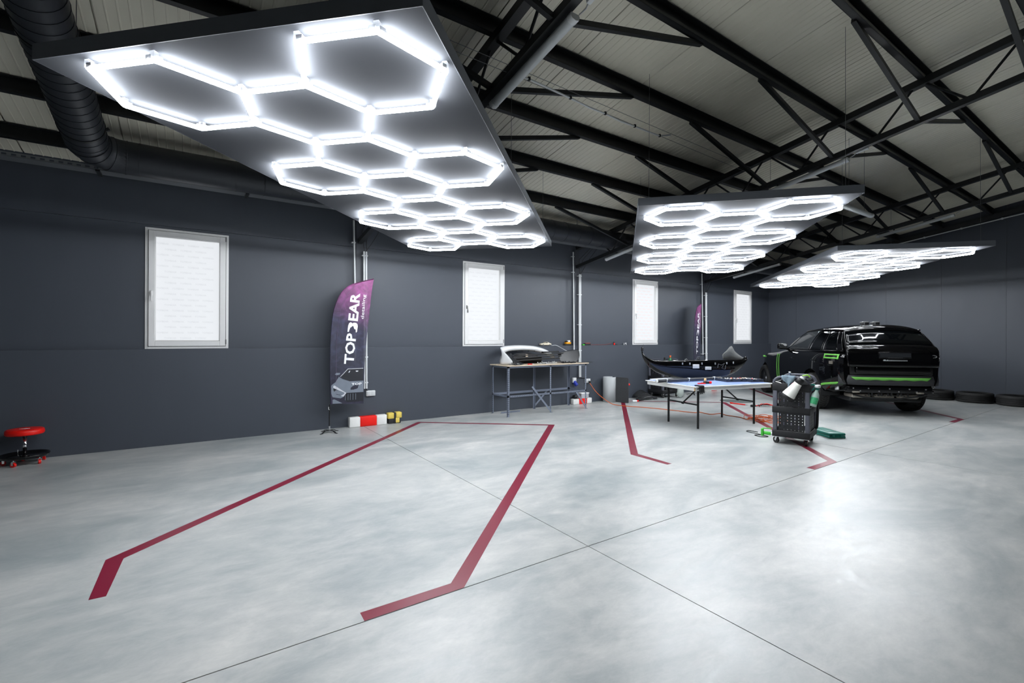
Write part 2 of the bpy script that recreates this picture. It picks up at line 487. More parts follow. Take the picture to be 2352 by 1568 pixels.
# ------------------------------------------------------------------ hexagon lamps
M_BACK = mat('dark grey lamp board', srgb(68, 70, 74), 0.9, 0, 0.03, 6, spec=0.05)
M_LITSIDE = mat('lamp board lightened sides', srgb(96, 100, 107), 0.6, 0, 0.03, 6)  # same board paint, lightened so the sides look lit
M_TUBE = mat('lit LED tube', (0.9, 0.9, 0.9), 0.5, emit=(0.93, 0.965, 1.0), estr=TUBE_POWER)
M_CLIP = mat('clear connector plastic', (0.9, 0.92, 0.95), 0.45, trans=0.9)
M_WIRE = mat('thin steel wire', srgb(120, 122, 124), 0.4, 0.7)
HS = 0.41; HH = HS * math.sqrt(3)
PWD, PLN, PTH = 2.18, 5.25, 0.085
def hex_layout():
    cells = []
    for col, lst in ((0, (0, 2, 4, 6)), (2, (0, 2, 4, 6))):
        cells += [(0.50 + col * 1.5 * HS, 0.06 + HH / 2 + k * HH) for k in lst]
    cells += [(0.50 + 1.5 * HS, 0.06 + HH + k * HH) for k in range(6)]
    vid, edges = {}, set()
    def vert(p):
        for q in vid:
            if (q[0] - p[0]) ** 2 + (q[1] - p[1]) ** 2 < 1e-4: return q
        vid[p] = len(vid); return p
    for cu, cv in cells:
        vs = [vert((cu + HS * math.cos(a * PI / 3), cv + HS * math.sin(a * PI / 3))) for a in range(6)]
        for a in range(6):
            i, j = vid[vs[a]], vid[vs[(a + 1) % 6]]
            edges.add((min(i, j), max(i, j)))
    pts = sorted(vid, key=lambda q: vid[q])
    return pts, sorted(edges)
HP, HE = hex_layout()
m = MB(); m.tube([(-HS / 2 + 0.002, 0, 0), (HS / 2 - 0.002, 0, 0)], 0.0135, 10)
TUBE = bpy.data.meshes.new('light_tube'); TUBE.from_pydata(m.v, [], m.f); TUBE.materials.append(M_TUBE)
TUBE.polygons.foreach_set('use_smooth', m.sm)
ZT = -0.043
def make_lamp(loc, rz, tilt, label):
    root = thing('hexagon_lamp', label, 'lamp', loc, rz, 'hanging hexagon lamps')
    root.rotation_euler = (tilt, 0, rz)
    MB().box((0.004, 0.004, 0), (PWD - 0.004, PLN - 0.004, PTH - 0.004)).build('board', M_BACK, root)
    for a, b_ in (((0, 0), (PWD, 0.004)), ((0, PLN - 0.004), (PWD, PLN)), ((0, 0.004), (0.004, PLN - 0.004)), ((PWD - 0.004, 0.004), (PWD, PLN - 0.004))):
        MB().box(a + (0.0,), b_ + (PTH,)).build('lightened_side', M_LITSIDE, root)  # thin strips added to carry the lightened side colour
    for i, j in HE:
        a, b_ = V(HP[i] + (ZT,)), V(HP[j] + (ZT,))
        link('light_tube', TUBE, root, (a + b_) / 2, (0, 0, math.atan2(b_.y - a.y, b_.x - a.x)))
    for i, p in enumerate(HP):
        m = MB()
        for e_ in HE:
            if i in e_:
                q = HP[e_[0] if e_[1] == i else e_[1]]
                d = (V(q + (0,)) - V(p + (0,))).normalized()
                m.bar(V(p + (ZT + 0.008,)) + d * 0.002, V(p + (ZT + 0.008,)) + d * 0.034, 0.036, 0.026)
        m.box((p[0] - 0.014, p[1] - 0.014, ZT), (p[0] + 0.014, p[1] + 0.014, -0.0005))
        m.build('connector', M_CLIP, root)
    for u, v_ in ((0.12, 0.12), (PWD - 0.12, 0.12), (0.12, PLN / 2), (PWD - 0.12, PLN / 2), (0.12, PLN - 0.12), (PWD - 0.12, PLN - 0.12)):
        wp = V((loc[0] + u * math.cos(rz) - v_ * math.sin(rz), loc[1] + u * math.sin(rz) + v_ * math.cos(rz), 0))
        top = roofz(wp.y) - loc[2] - 0.01
        MB().cyl((u, v_, PTH), (u, v_, top), 0.0022, 6).build('suspension_wire', M_WIRE, root)
    return root
make_lamp((-0.709, 3.47, 2.95), math.radians(-45.2), -0.0105, 'hexagon lamp hanging nearest the air duct and first window')
make_lamp((4.05, 3.49, 2.95), math.radians(-47.5), -0.0105, 'hexagon lamp hanging over the blue topped table and loose bumper')
make_lamp((8.82, 3.385, 2.95), math.radians(-47.0), -0.0105, 'hexagon lamp hanging above the black car near the corner')
# ================================================================== services under the roof and on the wall
M_DUCT = mat('dark grey sheet metal duct', srgb(52, 55, 60), 0.42, 0.3, 0.08, 4)
du = thing('air_duct', 'dark spiral air duct with an elbow hung below the roof along the window wall', 'duct', (-0.94, 6.93, 3.53))
r_ = 0.185
leg = [V((0, -0.28 - k * 0.5, 0.02 + 0.174 * (k * 0.5 + 0.05))) for k in range(0, 18)]
MB().tube(leg, r_, 28).build('sloping_section', M_DUCT, du)
arc = []
for k in range(7):
    t = PI / 2 * k / 6
    arc.append(V((0.30 * (1 - math.cos(t)), -0.30 + 0.30 * math.sin(t) + 0.0, 0.028 * (1 - math.sin(t)))))
MB().tube(arc, r_ * 1.0, 28).build('elbow', M_DUCT, du)
MB().tube([(0.28, 0, 0), (16.0, 0, 0)], r_, 28).build('level_section', M_DUCT, du)
dl = (leg[1] - leg[0]).normalized()
for k in range(26):                       # standing seams of the spiral
    p = leg[0] + dl * (0.09 + k * 0.118)
    MB().tube([p, p + dl * 0.006], r_ + 0.004, 28).build('seam', M_DUCT, du)
for a_ in (0, 2, 4, 6):
    d = (arc[min(a_ + 1, 6)] - arc[max(a_ - 1, 0)]).normalized()
    MB().tube([arc[a_] - d * 0.004, arc[a_] + d * 0.004], r_ + 0.006, 28).build('seam', M_DUCT, du)
for k in range(48):
    x = 0.42 + k * 0.32
    MB().tube([(x, 0, 0), (x + 0.006, 0, 0)], r_ + 0.004, 28).build('seam', M_DUCT, du)
for p in (leg[0] + dl * 0.30, leg[0] + dl * 1.65):
    MB().tube([p, p + dl * 0.035], r_ + 0.007, 28).bar(p + V((r_, 0, 0)), p + V((r_ + 0.03, 0, 0.02)), 0.03, 0.03).build('clamp_band', M_STEEL, du)
for x in (1.5, 4.3, 7.2, 10.0, 12.9):
    MB().cyl((x, 0.0, r_), (x, 0.0, 0.32), 0.004, 6).build('hanger_rod', M_WIRE, du)

# cable tray hung below the last purlin
tr = thing('cable_tray', 'perforated dark metal cable tray hung along the top of the window wall', 'cable tray', (0, 7.35, 3.43))
m = MB(); x0, x1 = XA + 0.05, XB - 0.1
m.box((x0, -0.10, 0), (x1, 0.10, 0.003))
m.box((x0, 0.097, 0), (x1, 0.10, 0.045)); m.box((x0, -0.10, 0), (x1, -0.097, 0.012)); m.box((x0, -0.10, 0.033), (x1, -0.097, 0.045))
x = x0
while x < x1 - 0.1:                        # side wall left open in slots
    m.box((x, -0.10, 0.012), (x + 0.035, -0.097, 0.033)); x += 0.075
m.build('tray', mat('galvanised dark tray', srgb(120, 123, 127), 0.4, 0.3), tr)
for x in (-3.4, -0.93, 0.6, 3.9, 5.6, 8.8, 10.4, 13.6):
    MB().bar((x, 0.02, -0.012), (x, 0.02, 3.646 - 3.43), 0.035, 0.006, (0, 1, 0)).box((x - 0.02, -0.11, -0.02), (x + 0.02, 0.11, 0.0)).build('hanger', M_STEEL, tr)
for k in range(3):
    MB().tube([(x0, -0.05 + 0.045 * k, 0.012), (x1, -0.05 + 0.045 * k, 0.012)], 0.008, 6).build('cable', M_DARK, tr)

# white conduits on the wall columns
def conduit(pts, label, clips, group='white conduits on the window wall', n=1, sp=0.038):
    t = thing('conduit_pipe', label, 'pipe', pts[0], group=group)
    o = V(pts[0])
    for k in range(n):
        MB().tube([V(p) - o + V((k * sp, 0, 0)) for p in pts], 0.0155, 10).build('pipe', M_PVC, t)
    for c in clips:
        z = c - o.z
        f = (c - pts[0][2]) / (pts[-1][2] - pts[0][2])
        x = (pts[-1][0] - pts[0][0]) * f
        MB().box((x - 0.034, -0.012, z - 0.008), (x + (n - 1) * sp + 0.026, 0.0475, z + 0.008)).build('clip', M_PVC, t)
    return t
YC = 7.89
conduit([(2.19, YC, 3.42), (2.213, YC, 2.38), (2.213, YC, 1.08)], 'single white conduit on the column behind the broad purple flag', (3.05, 2.0))
conduit([(2.36, YC, 2.92), (2.375, YC, 0.62)], 'pair of white conduits ending above the double socket by the flag', (2.85, 1.95, 1.15, 0.72), n=2)
conduit([(7.015, YC, 3.40), (7.053, YC, 1.10)], 'single white conduit on the column above the workbench', (3.3, 2.95))
conduit([(7.20, YC, 2.92), (7.214, YC, 0.60)], 'pair of white conduits running down past the workbench end to two sockets', (2.88, 2.46, 1.78, 1.20, 0.92), n=2)
conduit([(11.82, YC, 3.30), (11.885, YC, 1.02)], 'single white conduit with an open lower end beside the slim flag', (3.0, 1.04))
conduit([(12.00, YC, 2.78), (12.035, YC, 0.60)], 'pair of white conduits right of the slim purple flag', (2.70, 2.1, 1.5, 1.05), n=2)
M_CORD = mat('black flex', srgb(22, 22, 24), 0.5)
for x, z, lab in ((2.375, 2.92, 'black cables rising from the conduits behind the broad flag'), (7.215, 2.92, 'looped black cables rising from the conduits above the workbench'),
                  (12.02, 2.78, 'black cables rising from the conduits near the corner window')):
    m = MB()
    for k, dx in enumerate((-0.05, 0.03, 0.16)):
        m.tube([(x + 0.038 * (k % 2), YC, z - 0.02), (x + dx * 0.6, YC - 0.02, z + 0.12), (x + dx * 1.3, YC - 0.05, z + 0.32), (x + dx, 7.5, 3.44 + 0.01 * k)], 0.005, 6)
    tag(m.build('loose_cable', M_CORD), lab, 'cable', 'cables above the conduits')

# sockets
def socket_box(x, y, z, label):
    t = thing('wall_socket', label, 'socket', (x, y, z))
    MB().rbox((-0.075, -0.045, -0.045), (0.075, 0.0, 0.045), 0.006).build('housing', M_WHITEP, t)
    for k in (-1, 1):
        MB().rbox((k * 0.036 - 0.031, -0.052, -0.036), (k * 0.036 + 0.031, -0.043, 0.036), 0.004).build('cover_flap', mat('light grey socket flap', srgb(196, 199, 201), 0.4), t)
    return t
socket_box(2.49, YW, 0.535, 'white double wall socket right of the broad purple flag')
socket_box(7.49, YW, 0.50, 'white double wall socket feeding the orange extension cord')
t = thing('power_socket', 'white and blue industrial wall socket under the workbench end', 'socket', (7.075, YW, 0.50))
MB().rbox((-0.05, -0.055, -0.02), (0.05, 0.0, 0.09), 0.008).build('housing', M_WHITEP, t)
MB().cyl((0.0, -0.03, 0.0), (0.02, -0.10, -0.08), 0.042, 16).build('outlet', mat('blue socket plastic', srgb(40, 60, 170), 0.4), t)
m = MB()
m.tube([(7.205, YC, 0.61), (7.195, YC + 0.01, 0.585), (7.15, YC + 0.03, 0.57), (7.10, YW - 0.02, 0.575)], 0.008, 8)
m.tube([(7.25, YC, 0.61), (7.265, YC + 0.01, 0.585), (7.32, YC + 0.03, 0.57), (7.44, YW - 0.012, 0.56)], 0.008, 8)
tag(m.build('socket_flex', M_CORD), 'two black flexes from the conduits to the sockets by the workbench', 'cable')
m = MB(); m.tube([(2.40, YC, 0.63), (2.41, YC + 0.01, 0.60), (2.44, YW - 0.02, 0.58)], 0.008, 8)
tag(m.build('socket_flex', M_CORD), 'short black flex from the conduits to the socket by the flag', 'cable')

# unlit battens under the trusses
M_BATTEN = mat('milky batten cover', srgb(206, 210, 212), 0.35)
def batten(p, q, label, stem=None):
    p, q = V(p), V(q); c = (p + q) / 2; d = (q - p).normalized(); L = (q - p).length
    t = thing('batten_light', label, 'light', p, group='white battens under the roof')
    m = MB(); sx = d.cross(V((0, 0, 1))).normalized(); up = sx.cross(d)
    prof = [(-0.035, 0.02), (-0.042, 0.0), (-0.032, -0.025), (0, -0.036), (0.032, -0.025), (0.042, 0.0), (0.035, 0.02)]
    rows = [[sx * a + up * b_ + d * e_ for a, b_ in prof] for e_ in (0.03, L - 0.03)]
    m.grid(rows, closed=True); m.add(rows[0], [tuple(range(7))]); m.add(rows[1], [tuple(range(7))[::-1]])
    m.build('diffuser', M_BATTEN, t)
    for e_ in (0, L):
        s_ = 1 if e_ == 0 else -1
        rows = [[sx * a * 1.06 + up * b_ * 1.06 + d * (e_ + s_ * k) for a, b_ in prof] for k in (0.0, 0.05)]
        m = MB().grid(rows, closed=True); m.add(rows[0], [tuple(range(7))]); m.add(rows[1], [tuple(range(7))[::-1]])
        m.build('end_cap', M_WHITEP, t)
    for k in (0.25, 0.75):
        m = MB()
        if stem: m.cyl(d * (L * k) + up * 0.018, d * (L * k) + up * stem, 0.0025, 6); m.build('hanging_wire', M_WIRE, t)
        else: m.bar(d * (L * k) + up * 0.018, d * (L * k) + up * 0.05, 0.03, 0.02, d); m.build('bracket', M_STEEL, t)
    return t
def under(x, y): return V((x, y, botz(y) - 0.052))
batten(under(2.34, 2.62), under(2.34, 3.78), 'white batten fixed under the truss beside the nearest hexagon lamp')
batten(under(7.2, 2.64), under(7.2, 3.84), 'white batten under the truss above the middle hexagon lamp')
batten(under(7.2, 5.86), under(7.2, 7.06), 'white batten under the truss near the workbench wall')
batten(under(12.07, 2.66), under(12.07, 3.9), 'white batten under the truss above the hexagon lamp by the car')
batten(under(12.07, 5.88), under(12.07, 7.1), 'white batten under the truss near the corner window')
batten((7.92, 3.0, 3.475), (9.07, 3.0, 3.485), 'white batten hanging free between the two far hexagon lamps', 1.05)
m = MB().rbox((-0.02, -0.07, -0.02), (0.02, 0.07, 0.05), 0.004)
for k, (x, y) in enumerate(((2.39, 2.47), (7.24, 2.5), (12.11, 2.5))):
    b = m.build('junction_box', M_WHITEP, None, (x, y, botz(y) + 0.01), (-0.168, 0, 0))
    tag(b, ['white junction box on the truss by the nearest batten', 'white junction box on the truss above the middle hexagon lamp', 'white junction box on the truss above the car'][k], 'junction box', 'junction boxes on the trusses')
    c = MB().tube([(x, y + 0.05, botz(y) + 0.0), (x + 0.01, y + 0.10, botz(y) - 0.03), (x - 0.02, y + 0.14, botz(y + .14) - 0.04)], 0.006, 6)
    tag(c.build('lamp_flex', M_PVC), ['white flex from the nearest junction box to its batten', 'white flex from the junction box to the batten over the middle lamp', 'white flex from the junction box to the batten over the car'][k], 'cable')

# wires and a sagging white cable between the first two trusses
wr = MB(); wr.tube([(-4.4, 2.66, 3.49), (2.3, 3.40, 3.87), (7.17, 3.945, 4.15)], 0.0025, 5)
tag(wr.build('carrier_wire', M_WIRE), 'taut steel wire between the trusses beside the sagging white cable', 'wire')
wr = MB(); wr.tube([(-4.4, 2.70, 3.44), (2.3, 3.43, 3.82), (7.17, 4.04, 4.12)], 0.0025, 5)
tag(wr.build('carrier_wire', M_WIRE), 'lower steel wire between the trusses behind the sagging white cable', 'wire')
pts = []
for x, y in ((1200, 176), (1215, 182), (1262, 203), (1310, 225), (1352, 246), (1390, 261), (1425, 278), (1458, 290), (1488, 302), (1515, 312), (1540, 310)):
    d = ray(x, y); Y0 = 3.41; a_ = 0.1117      # in the upright plane of the wires
    t_ = (3.41 - 0.1117 * 2.3) / (d.y - 0.1117 * d.x)
    pts.append(d * t_ + V((0, 0, CAMH)))
sag = thing('white_cable', 'white cable sagging below the wires past the nearest batten', 'cable', pts[0])
MB().tube([p - pts[0] for p in pts], 0.009, 6).build('cable', M_WHITEP, sag)
for k in (1, 3, 5, 7, 9):
    q = pts[k] - pts[0]; MB().rbox(q - V((0.012, 0.012, 0.012)), q + V((0.012, 0.012, 0.02)), 0.003).build('cable_tie', M_DARK, sag)
# conduit along the roof edge on the far wall
fp = thing('conduit_pipe', 'long white conduit climbing with the roof edge on the far wall', 'pipe', (XB - 0.15, 5.2, 3.93))
MB().tube([(0, 0, 0), (0, -0.85, 0.12), (0, -5.6, 0.12 + 4.75 * 0.142)], 0.014, 8).build('pipe', M_PVC, fp)
for y in (-1.2, -1.9, -2.6, -3.4, -4.4):
    MB().box((-0.018, y - 0.015, 0.12 + (-y - 0.85) * 0.142 - 0.02), (0.02, y + 0.015, 0.12 + (-y - 0.85) * 0.142 + 0.02)).build('clip', M_PVC, fp)

# ================================================================== bay outlines on the floor
M_TAPE = mat('burgundy floor paint', srgb(122, 26, 50), 0.30, 0, 0.10, 5)
outer = [(-0.486, 3.537), (-0.479, 4.105), (3.268, 7.731), (5.125, 6.215), (1.344, 2.474), (0.751, 2.474)]
inner = [(-0.409, 3.534), (-0.382, 4.068), (3.280, 7.620), (4.990, 6.225), (1.300, 2.560), (0.753, 2.560)]
TLB = ['burgundy painted bay outline on the floor before the broad purple flag', 'burgundy painted bay outline on the floor under the blue topped table',
       'burgundy painted bay outline on the floor under the black car']
for k, (dx, dy) in enumerate(((0, 0), (5.12, 0.0), (10.53, -0.01))):
    t = thing('bay_outline', TLB[k], 'floor marking', (dx, dy, 0), group='bay outlines')
    o_, n_ = list(outer), list(inner)
    if k == 2: o_[1], n_[1] = (-0.15, 4.423), (-0.06, 4.39)
    for i in range(1 if k == 2 else 0, 5):
        q = [o_[i], o_[i + 1], n_[i + 1], n_[i]]
        if sum(q[a][0] * q[(a + 1) % 4][1] - q[(a + 1) % 4][0] * q[a][1] for a in range(4)) < 0: q = q[::-1]
        MB().prism(q, 0.0001, 0.0007 + 0.00004 * i).build('stripe', M_TAPE, t)
# ================================================================== things along the window wall
# --- red rolling stool
st = thing('rolling_stool', 'round red padded rolling stool with a black tray base', 'stool', (-1.62, 7.71, 0))
M_SEAT = mat('red vinyl', srgb(226, 20, 10), 0.38, 0, 0.05, bump=0.03)
m = MB().lathe([(0.0, 0.405), (0.10, 0.407), (0.152, 0.404), (0.163, 0.396), (0.167, 0.38), (0.167, 0.353), (0.160, 0.342), (0.0, 0.340)], 40)
seat = m.build('seat', M_SEAT, st)
m = MB().lathe([(0.168, 0.366), (0.1695, 0.364), (0.168, 0.362)], 40); m.build('piping', M_SEAT, seat)
m = MB().prism([(-0.045, -0.004), (0.0, -0.016), (0.045, -0.004), (0.0, 0.016)], 0.4055, 0.4085); m.build('emblem', M_WHITEP, seat)
MB().lathe([(0.05, 0.325), (0.05, 0.341)], 20).build('seat_plate', M_DARK, st)
MB().lathe([(0.0, 0.30), (0.012, 0.30), (0.012, 0.33), (0.0, 0.33)], 16).lathe([(0.0, 0.10), (0.018, 0.10), (0.018, 0.315), (0.0, 0.315)], 18).build('gas_strut', M_CHROME, st)
MB().tube([(-0.05, -0.03, 0.10), (-0.05, -0.03, 0.17)], 0.004, 8).build('height_lever', M_CHROME, st)
m = MB().lathe([(0.0, 0.088), (0.15, 0.088), (0.19, 0.092), (0.205, 0.115), (0.212, 0.115), (0.214, 0.105), (0.20, 0.078), (0.16, 0.07), (0.0, 0.07)], 40)
m.lathe([(0.045, 0.088), (0.035, 0.10), (0.02, 0.105), (0.0, 0.105)], 20); m.build('tray_base', M_BLACKGLOSS, st)
for k in range(5):
    a = 0.62 + k * 2 * PI / 5; c = V((0.178 * math.cos(a), 0.178 * math.sin(a), 0))
    ca = a + (0.9, 2.0, 0.3, 1.3, 2.6)[k]; d = V((math.cos(ca), math.sin(ca), 0)); n = V((-d.y, d.x, 0))
    w_ = MB()
    w_.cyl(c - n * 0.011 + V((0, 0, 0.026)), c + n * 0.011 + V((0, 0, 0.026)), 0.026, 18)
    wo = w_.build('caster', M_RED, st)
    f_ = MB()
    for s_ in (-1, 1):
        f_.bar(c + n * (s_ * 0.014) + V((0, 0, 0.022)), c + n * (s_ * 0.014) + V((0, 0, 0.062)), 0.003, 0.02, d)
    f_.box((c.x - 0.016, c.y - 0.016, 0.06), (c.x + 0.016, c.y + 0.016, 0.066)); f_.cyl(c + V((0, 0, 0.06)), c + V((0, 0, 0.075)), 0.008, 10)
    f_.build('fork', M_CHROME, wo)

# --- feather flags
def flag_material():
    m = bpy.data.materials.new('printed flag cloth'); m.use_nodes = True
    nt = m.node_tree; b = nt.nodes['Principled BSDF']; N = nt.nodes.new; L = nt.links.new
    tc = N('ShaderNodeTexCoord'); sp = N('ShaderNodeSeparateXYZ'); L(tc.outputs['Object'], sp.inputs[0])
    ad = N('ShaderNodeMath'); ad.operation = 'MULTIPLY_ADD'; ad.inputs[1].default_value = 0.45; L(sp.outputs['X'], ad.inputs[0]); L(sp.outputs['Z'], ad.inputs[2])
    nz = N('ShaderNodeTexNoise'); nz.inputs['Scale'].default_value = 7; nz.inputs['Detail'].default_value = 6; nz.inputs['Distortion'].default_value = 1.2
    L(tc.outputs['Object'], nz.inputs['Vector'])
    mr = N('ShaderNodeMapRange'); mr.inputs[1].default_value = 0.3; mr.inputs[2].default_value = 2.6; L(ad.outputs[0], mr.inputs[0])
    cr = N('ShaderNodeValToRGB'); e = cr.color_ramp.elements
    e[0].position = 0.0; e[0].color = srgb(66, 44, 84) + (1,)
    e[1].position = 1.0; e[1].color = srgb(150, 72, 130) + (1,)
    for p, c in ((0.10, srgb(40, 38, 56)), (0.45, srgb(44, 46, 64)), (0.66, srgb(50, 48, 72)), (0.84, srgb(112, 56, 104))):
        q = e.new(p); q.color = c + (1,)
    L(mr.outputs[0], cr.inputs[0])
    r2 = N('ShaderNodeValToRGB'); r2.color_ramp.elements[0].position = 0.42; r2.color_ramp.elements[0].color = (0.75, 0.75, 0.78, 1)
    r2.color_ramp.elements[1].position = 0.72; r2.color_ramp.elements[1].color = (1.7, 1.7, 1.75, 1); L(nz.outputs['Fac'], r2.inputs[0])
    mx = N('ShaderNodeMixRGB'); mx.blend_type = 'MULTIPLY'; mx.inputs[0].default_value = 0.9; L(cr.outputs[0], mx.inputs[1]); L(r2.outputs[0], mx.inputs[2])
    L(mx.outputs[0], b.inputs['Base Color']); b.inputs['Roughness'].default_value = 0.6; b.inputs['Alpha'].default_value = 0.90
    return m
M_FLAG = flag_material()
M_INK = mat('white flag print', srgb(228, 228, 232), 0.6, 0, 0.02)
M_INK2 = mat('pale grey flag print', srgb(196, 198, 205), 0.6)
M_INKG = mat('mid grey flag print', srgb(112, 120, 132), 0.6, 0, 0.12, 14)
M_INKD = mat('dark flag print', srgb(28, 30, 38), 0.6)
M_POLE = mat('black flag pole', srgb(18, 18, 20), 0.35)
def wav(x, z): return 0.010 * math.sin(5.0 * z + 4 * x) * min(1, max(0, x / 0.25))
def curve_pt(lst, t):
    n = len(lst) - 1; i = min(int(t * n), n - 1); f = t * n - i
    g = lambda k: V(lst[max(0, min(n, k))])
    p0, p1, p2, p3 = g(i - 1), g(i), g(i + 1), g(i + 2)
    return 0.5 * ((2 * p1) + (p2 - p0) * f + (2 * p0 - 5 * p1 + 4 * p2 - p3) * f * f + (3 * p1 - p0 - 3 * p2 + p3) * f ** 3)
def make_flag(loc, rz, label):
    t = thing('feather_flag', label, 'flag', loc, rz, 'printed feather flags')
    left = [(0.025, 0.44), (0.012, 0.80), (0.008, 1.15), (0.018, 1.50), (0.045, 1.80), (0.09, 2.00), (0.16, 2.16), (0.25, 2.265), (0.37, 2.335), (0.52, 2.39), (0.685, 2.437)]
    right = [(0.525, 0.412), (0.535, 0.75), (0.548, 1.05), (0.566, 1.35), (0.585, 1.60), (0.606, 1.80), (0.622, 1.95), (0.637, 2.07), (0.650, 2.18), (0.663, 2.28), (0.688, 2.434)]
    rows = []
    for k in range(41):
        a, b_ = curve_pt([(x, 0, z) for x, z in left], k / 40), curve_pt([(x, 0, z) for x, z in right], k / 40)
        row = []
        for j in range(13):
            p = a.lerp(b_, j / 12); row.append((p.x, wav(p.x, p.z), p.z))
        rows.append(row)
    cl = MB().grid(rows).build('cloth', M_FLAG, t)
    m = MB(); m.tube([(p[0][0] + 0.0, p[0][1] - 0.003, p[0][2]) for p in [r for r in rows]], 0.009, 8); m.build('pole_sleeve', M_FLAG, cl)
    m = MB(); m.tube([(rows[k][2][0] , rows[k][2][1] - 0.004, rows[k][2][2]) for k in range(2, 38)], 0.0015, 4); m.build('seam', mat('flag seam', srgb(120, 100, 130), 0.6), cl)
    m = MB(); m.tube([(0, 0, 0.03), (0.0, 0, 0.25), (0.003, 0, 0.44)], 0.0085, 10)
    m.tube([curve_pt([(x, 0, z) for x, z in left], k / 20) for k in range(21)], 0.005, 8); m.build('pole', M_POLE, t)
    MB().cyl((0, 0, 0.02), (0, 0, 0.10), 0.013, 12).build('pole_socket', M_ALU, t)
    for k in range(4):
        a = 0.5 + k * PI / 2
        d = V((math.cos(a), math.sin(a), 0)); L_ = 0.17
        m = MB()
        m.bar(V((0, 0, 0.036)), d * 0.08 + V((0, 0, 0.036)), 0.03, 0.006); m.bar(d * 0.08 + V((0, 0, 0.036)), d * (L_ - 0.03) + V((0, 0, 0.006)), 0.03, 0.006)
        m.bar(d * (L_ - 0.03) + V((0, 0, 0.005)), d * L_ + V((0, 0, 0.004)), 0.03, 0.006); m.build('base_leg', M_STEEL, t)
    MB().tube([(-0.012, -0.004, 0.40), (-0.012, -0.006, 0.36), (0.0, -0.012, 0.355)], 0.004, 6).build('hook', M_WHITEP, t)
    # prints (flat shapes just in front of the cloth)
    def put(name, me, mt, M):
        me.transform(M)
        for q in me.vertices: q.co.y = wav(q.co.x, q.co.z) - 0.0035 - q.co.y * 0
        me.materials.clear(); me.materials.append(mt); return link(name, me, cl)
    def poly(name, pts, mt, dy=0.0):
        m = MB(); m.add([(x, wav(x, z) - 0.003 - dy, z) for x, z in pts], [tuple(range(len(pts)))]); return m.build(name, mt, cl)
    def write(name, s_, size, x, z, ang, width, bold=0.0, mt=M_INK):
        me = text_mesh(s_, size, bold, width=width)
        put(name, me, mt, Matrix.Translation((x, 0, z)) @ Matrix.Rotation(-ang, 4, 'Y') @ Matrix.Rotation(PI / 2, 4, 'X'))
    A = math.radians(90 - 5.0)
    d = V((math.cos(A), 0, math.sin(A)))
    o = V((0.300, 0, 1.055))                  # start of the lettering
    def at(s_): return o + d * s_
    c = at(0.245); write('lettering', 'TOP', 0.205, c.x, c.z, A, 0.49, 0.006)
    c = at(0.905); write('lettering', 'EAR', 0.205, c.x, c.z, A, 0.45, 0.006)
    bs = [(0, 1.0), (0.62, 1.0), (0.85, .95), (1.0, .82), (0.98, .68), (0.90, .58), (1.0, .45), (1.0, .22), (.88, .06), (.65, 0), (.1, 0.02), (0.0, .1),
          (0.05, .14), (.2, .1), (.3, .18), (.36, .34), (.5, .40), (.62, .46), (.66, .54), (.55, .62), (.45, .75), (.2, .83), (0, .86)]
    nx = V((-d.z, 0, d.x))                    # towards the tops of the letters
    pts = []
    for s_, h in bs:
        p = at(0.51 + s_ * 0.155) + nx * ((h - 0.5) * 0.150); pts.append((p.x, p.z))
    bm = bmesh.new(); vs = [bm.verts.new((x, wav(x, z) - 0.0035, z)) for x, z in pts]
    f_ = bm.faces.new(vs); bmesh.ops.triangulate(bm, faces=[f_]); me = bpy.data.meshes.new('bear_letter'); bm.to_mesh(me); bm.free()
    me.materials.append(M_INK); link('bear_letter', me, cl)
    c = at(0.935) - nx * 0.135; write('small_lettering', 'detailing', 0.070, c.x, c.z, A, 0.40)
    # sports car printed across the foot of the flag
    X = lambda x: 0.022 + (x - 250) / (1310 - 250) * 0.50
    Z = lambda y: 0.440 + (1330 - y) / (1330 - 245) * 0.545
    P = lambda l: [(X(x), Z(y)) for x, y in l]
    poly('car_print', P([(1310, 1010), (740, 1010), (650, 1130), (560, 1170), (300, 1120), (250, 980), (255, 760), (290, 725), (380, 665), (500, 490), (600, 560), (850, 650), (1310, 650)]), M_INKG)
    poly('car_print', P([(620, 560), (560, 480), (640, 400), (780, 265), (1310, 265), (1310, 640), (850, 640)]), M_INKD, 0.0005)
    poly('car_print', P([(320, 770), (360, 755), (660, 960), (740, 1010), (650, 1120), (570, 1100), (600, 1010), (540, 960), (320, 830)]), M_INK2, 0.0005)
    poly('car_print', P([(320, 840), (380, 860), (570, 990), (540, 1070), (420, 1040), (330, 920)]), M_INKD, 0.0009)
    poly('car_print', P([(740, 1015), (1310, 1015), (1310, 1300), (760, 1300), (650, 1150)]), M_INKD, 0.0003)
    poly('car_print', P([(365, 410), (420, 365), (540, 375), (520, 425), (420, 440)]), M_INKG)
    poly('car_print', P([(300, 1200), (360, 1190), (620, 1330), (300, 1325)]), M_INKG)
    for a, b_ in (((545, 490), (620, 420)), ((620, 420), (790, 255)), ((790, 255), (1310, 250))):
        p, q = V((X(a[0]), 0, Z(a[1]))), V((X(b_[0]), 0, Z(b_[1]))); n_ = (q - p).normalized().cross(V((0, 1, 0))) * 0.004
        poly('car_print', [((p + n_).x, (p + n_).z), ((q + n_).x, (q + n_).z), ((q - n_).x, (q - n_).z), ((p - n_).x, (p - n_).z)], M_INK2, 0.0009)
    poly('car_print', P([(800, 370), (840, 315), (870, 315), (840, 370)]), M_INK2, 0.0009)
    poly('car_print', P([(1050, 318), (1140, 318), (1130, 355), (1065, 355)]), M_INK2, 0.0009)
    for gx in (700, 790, 860, 950, 1040):
        poly('car_print', P([(gx, 1040), (gx + 14, 1040), (gx + 14, 1240), (gx, 1240)]), M_INKG, 0.0007)
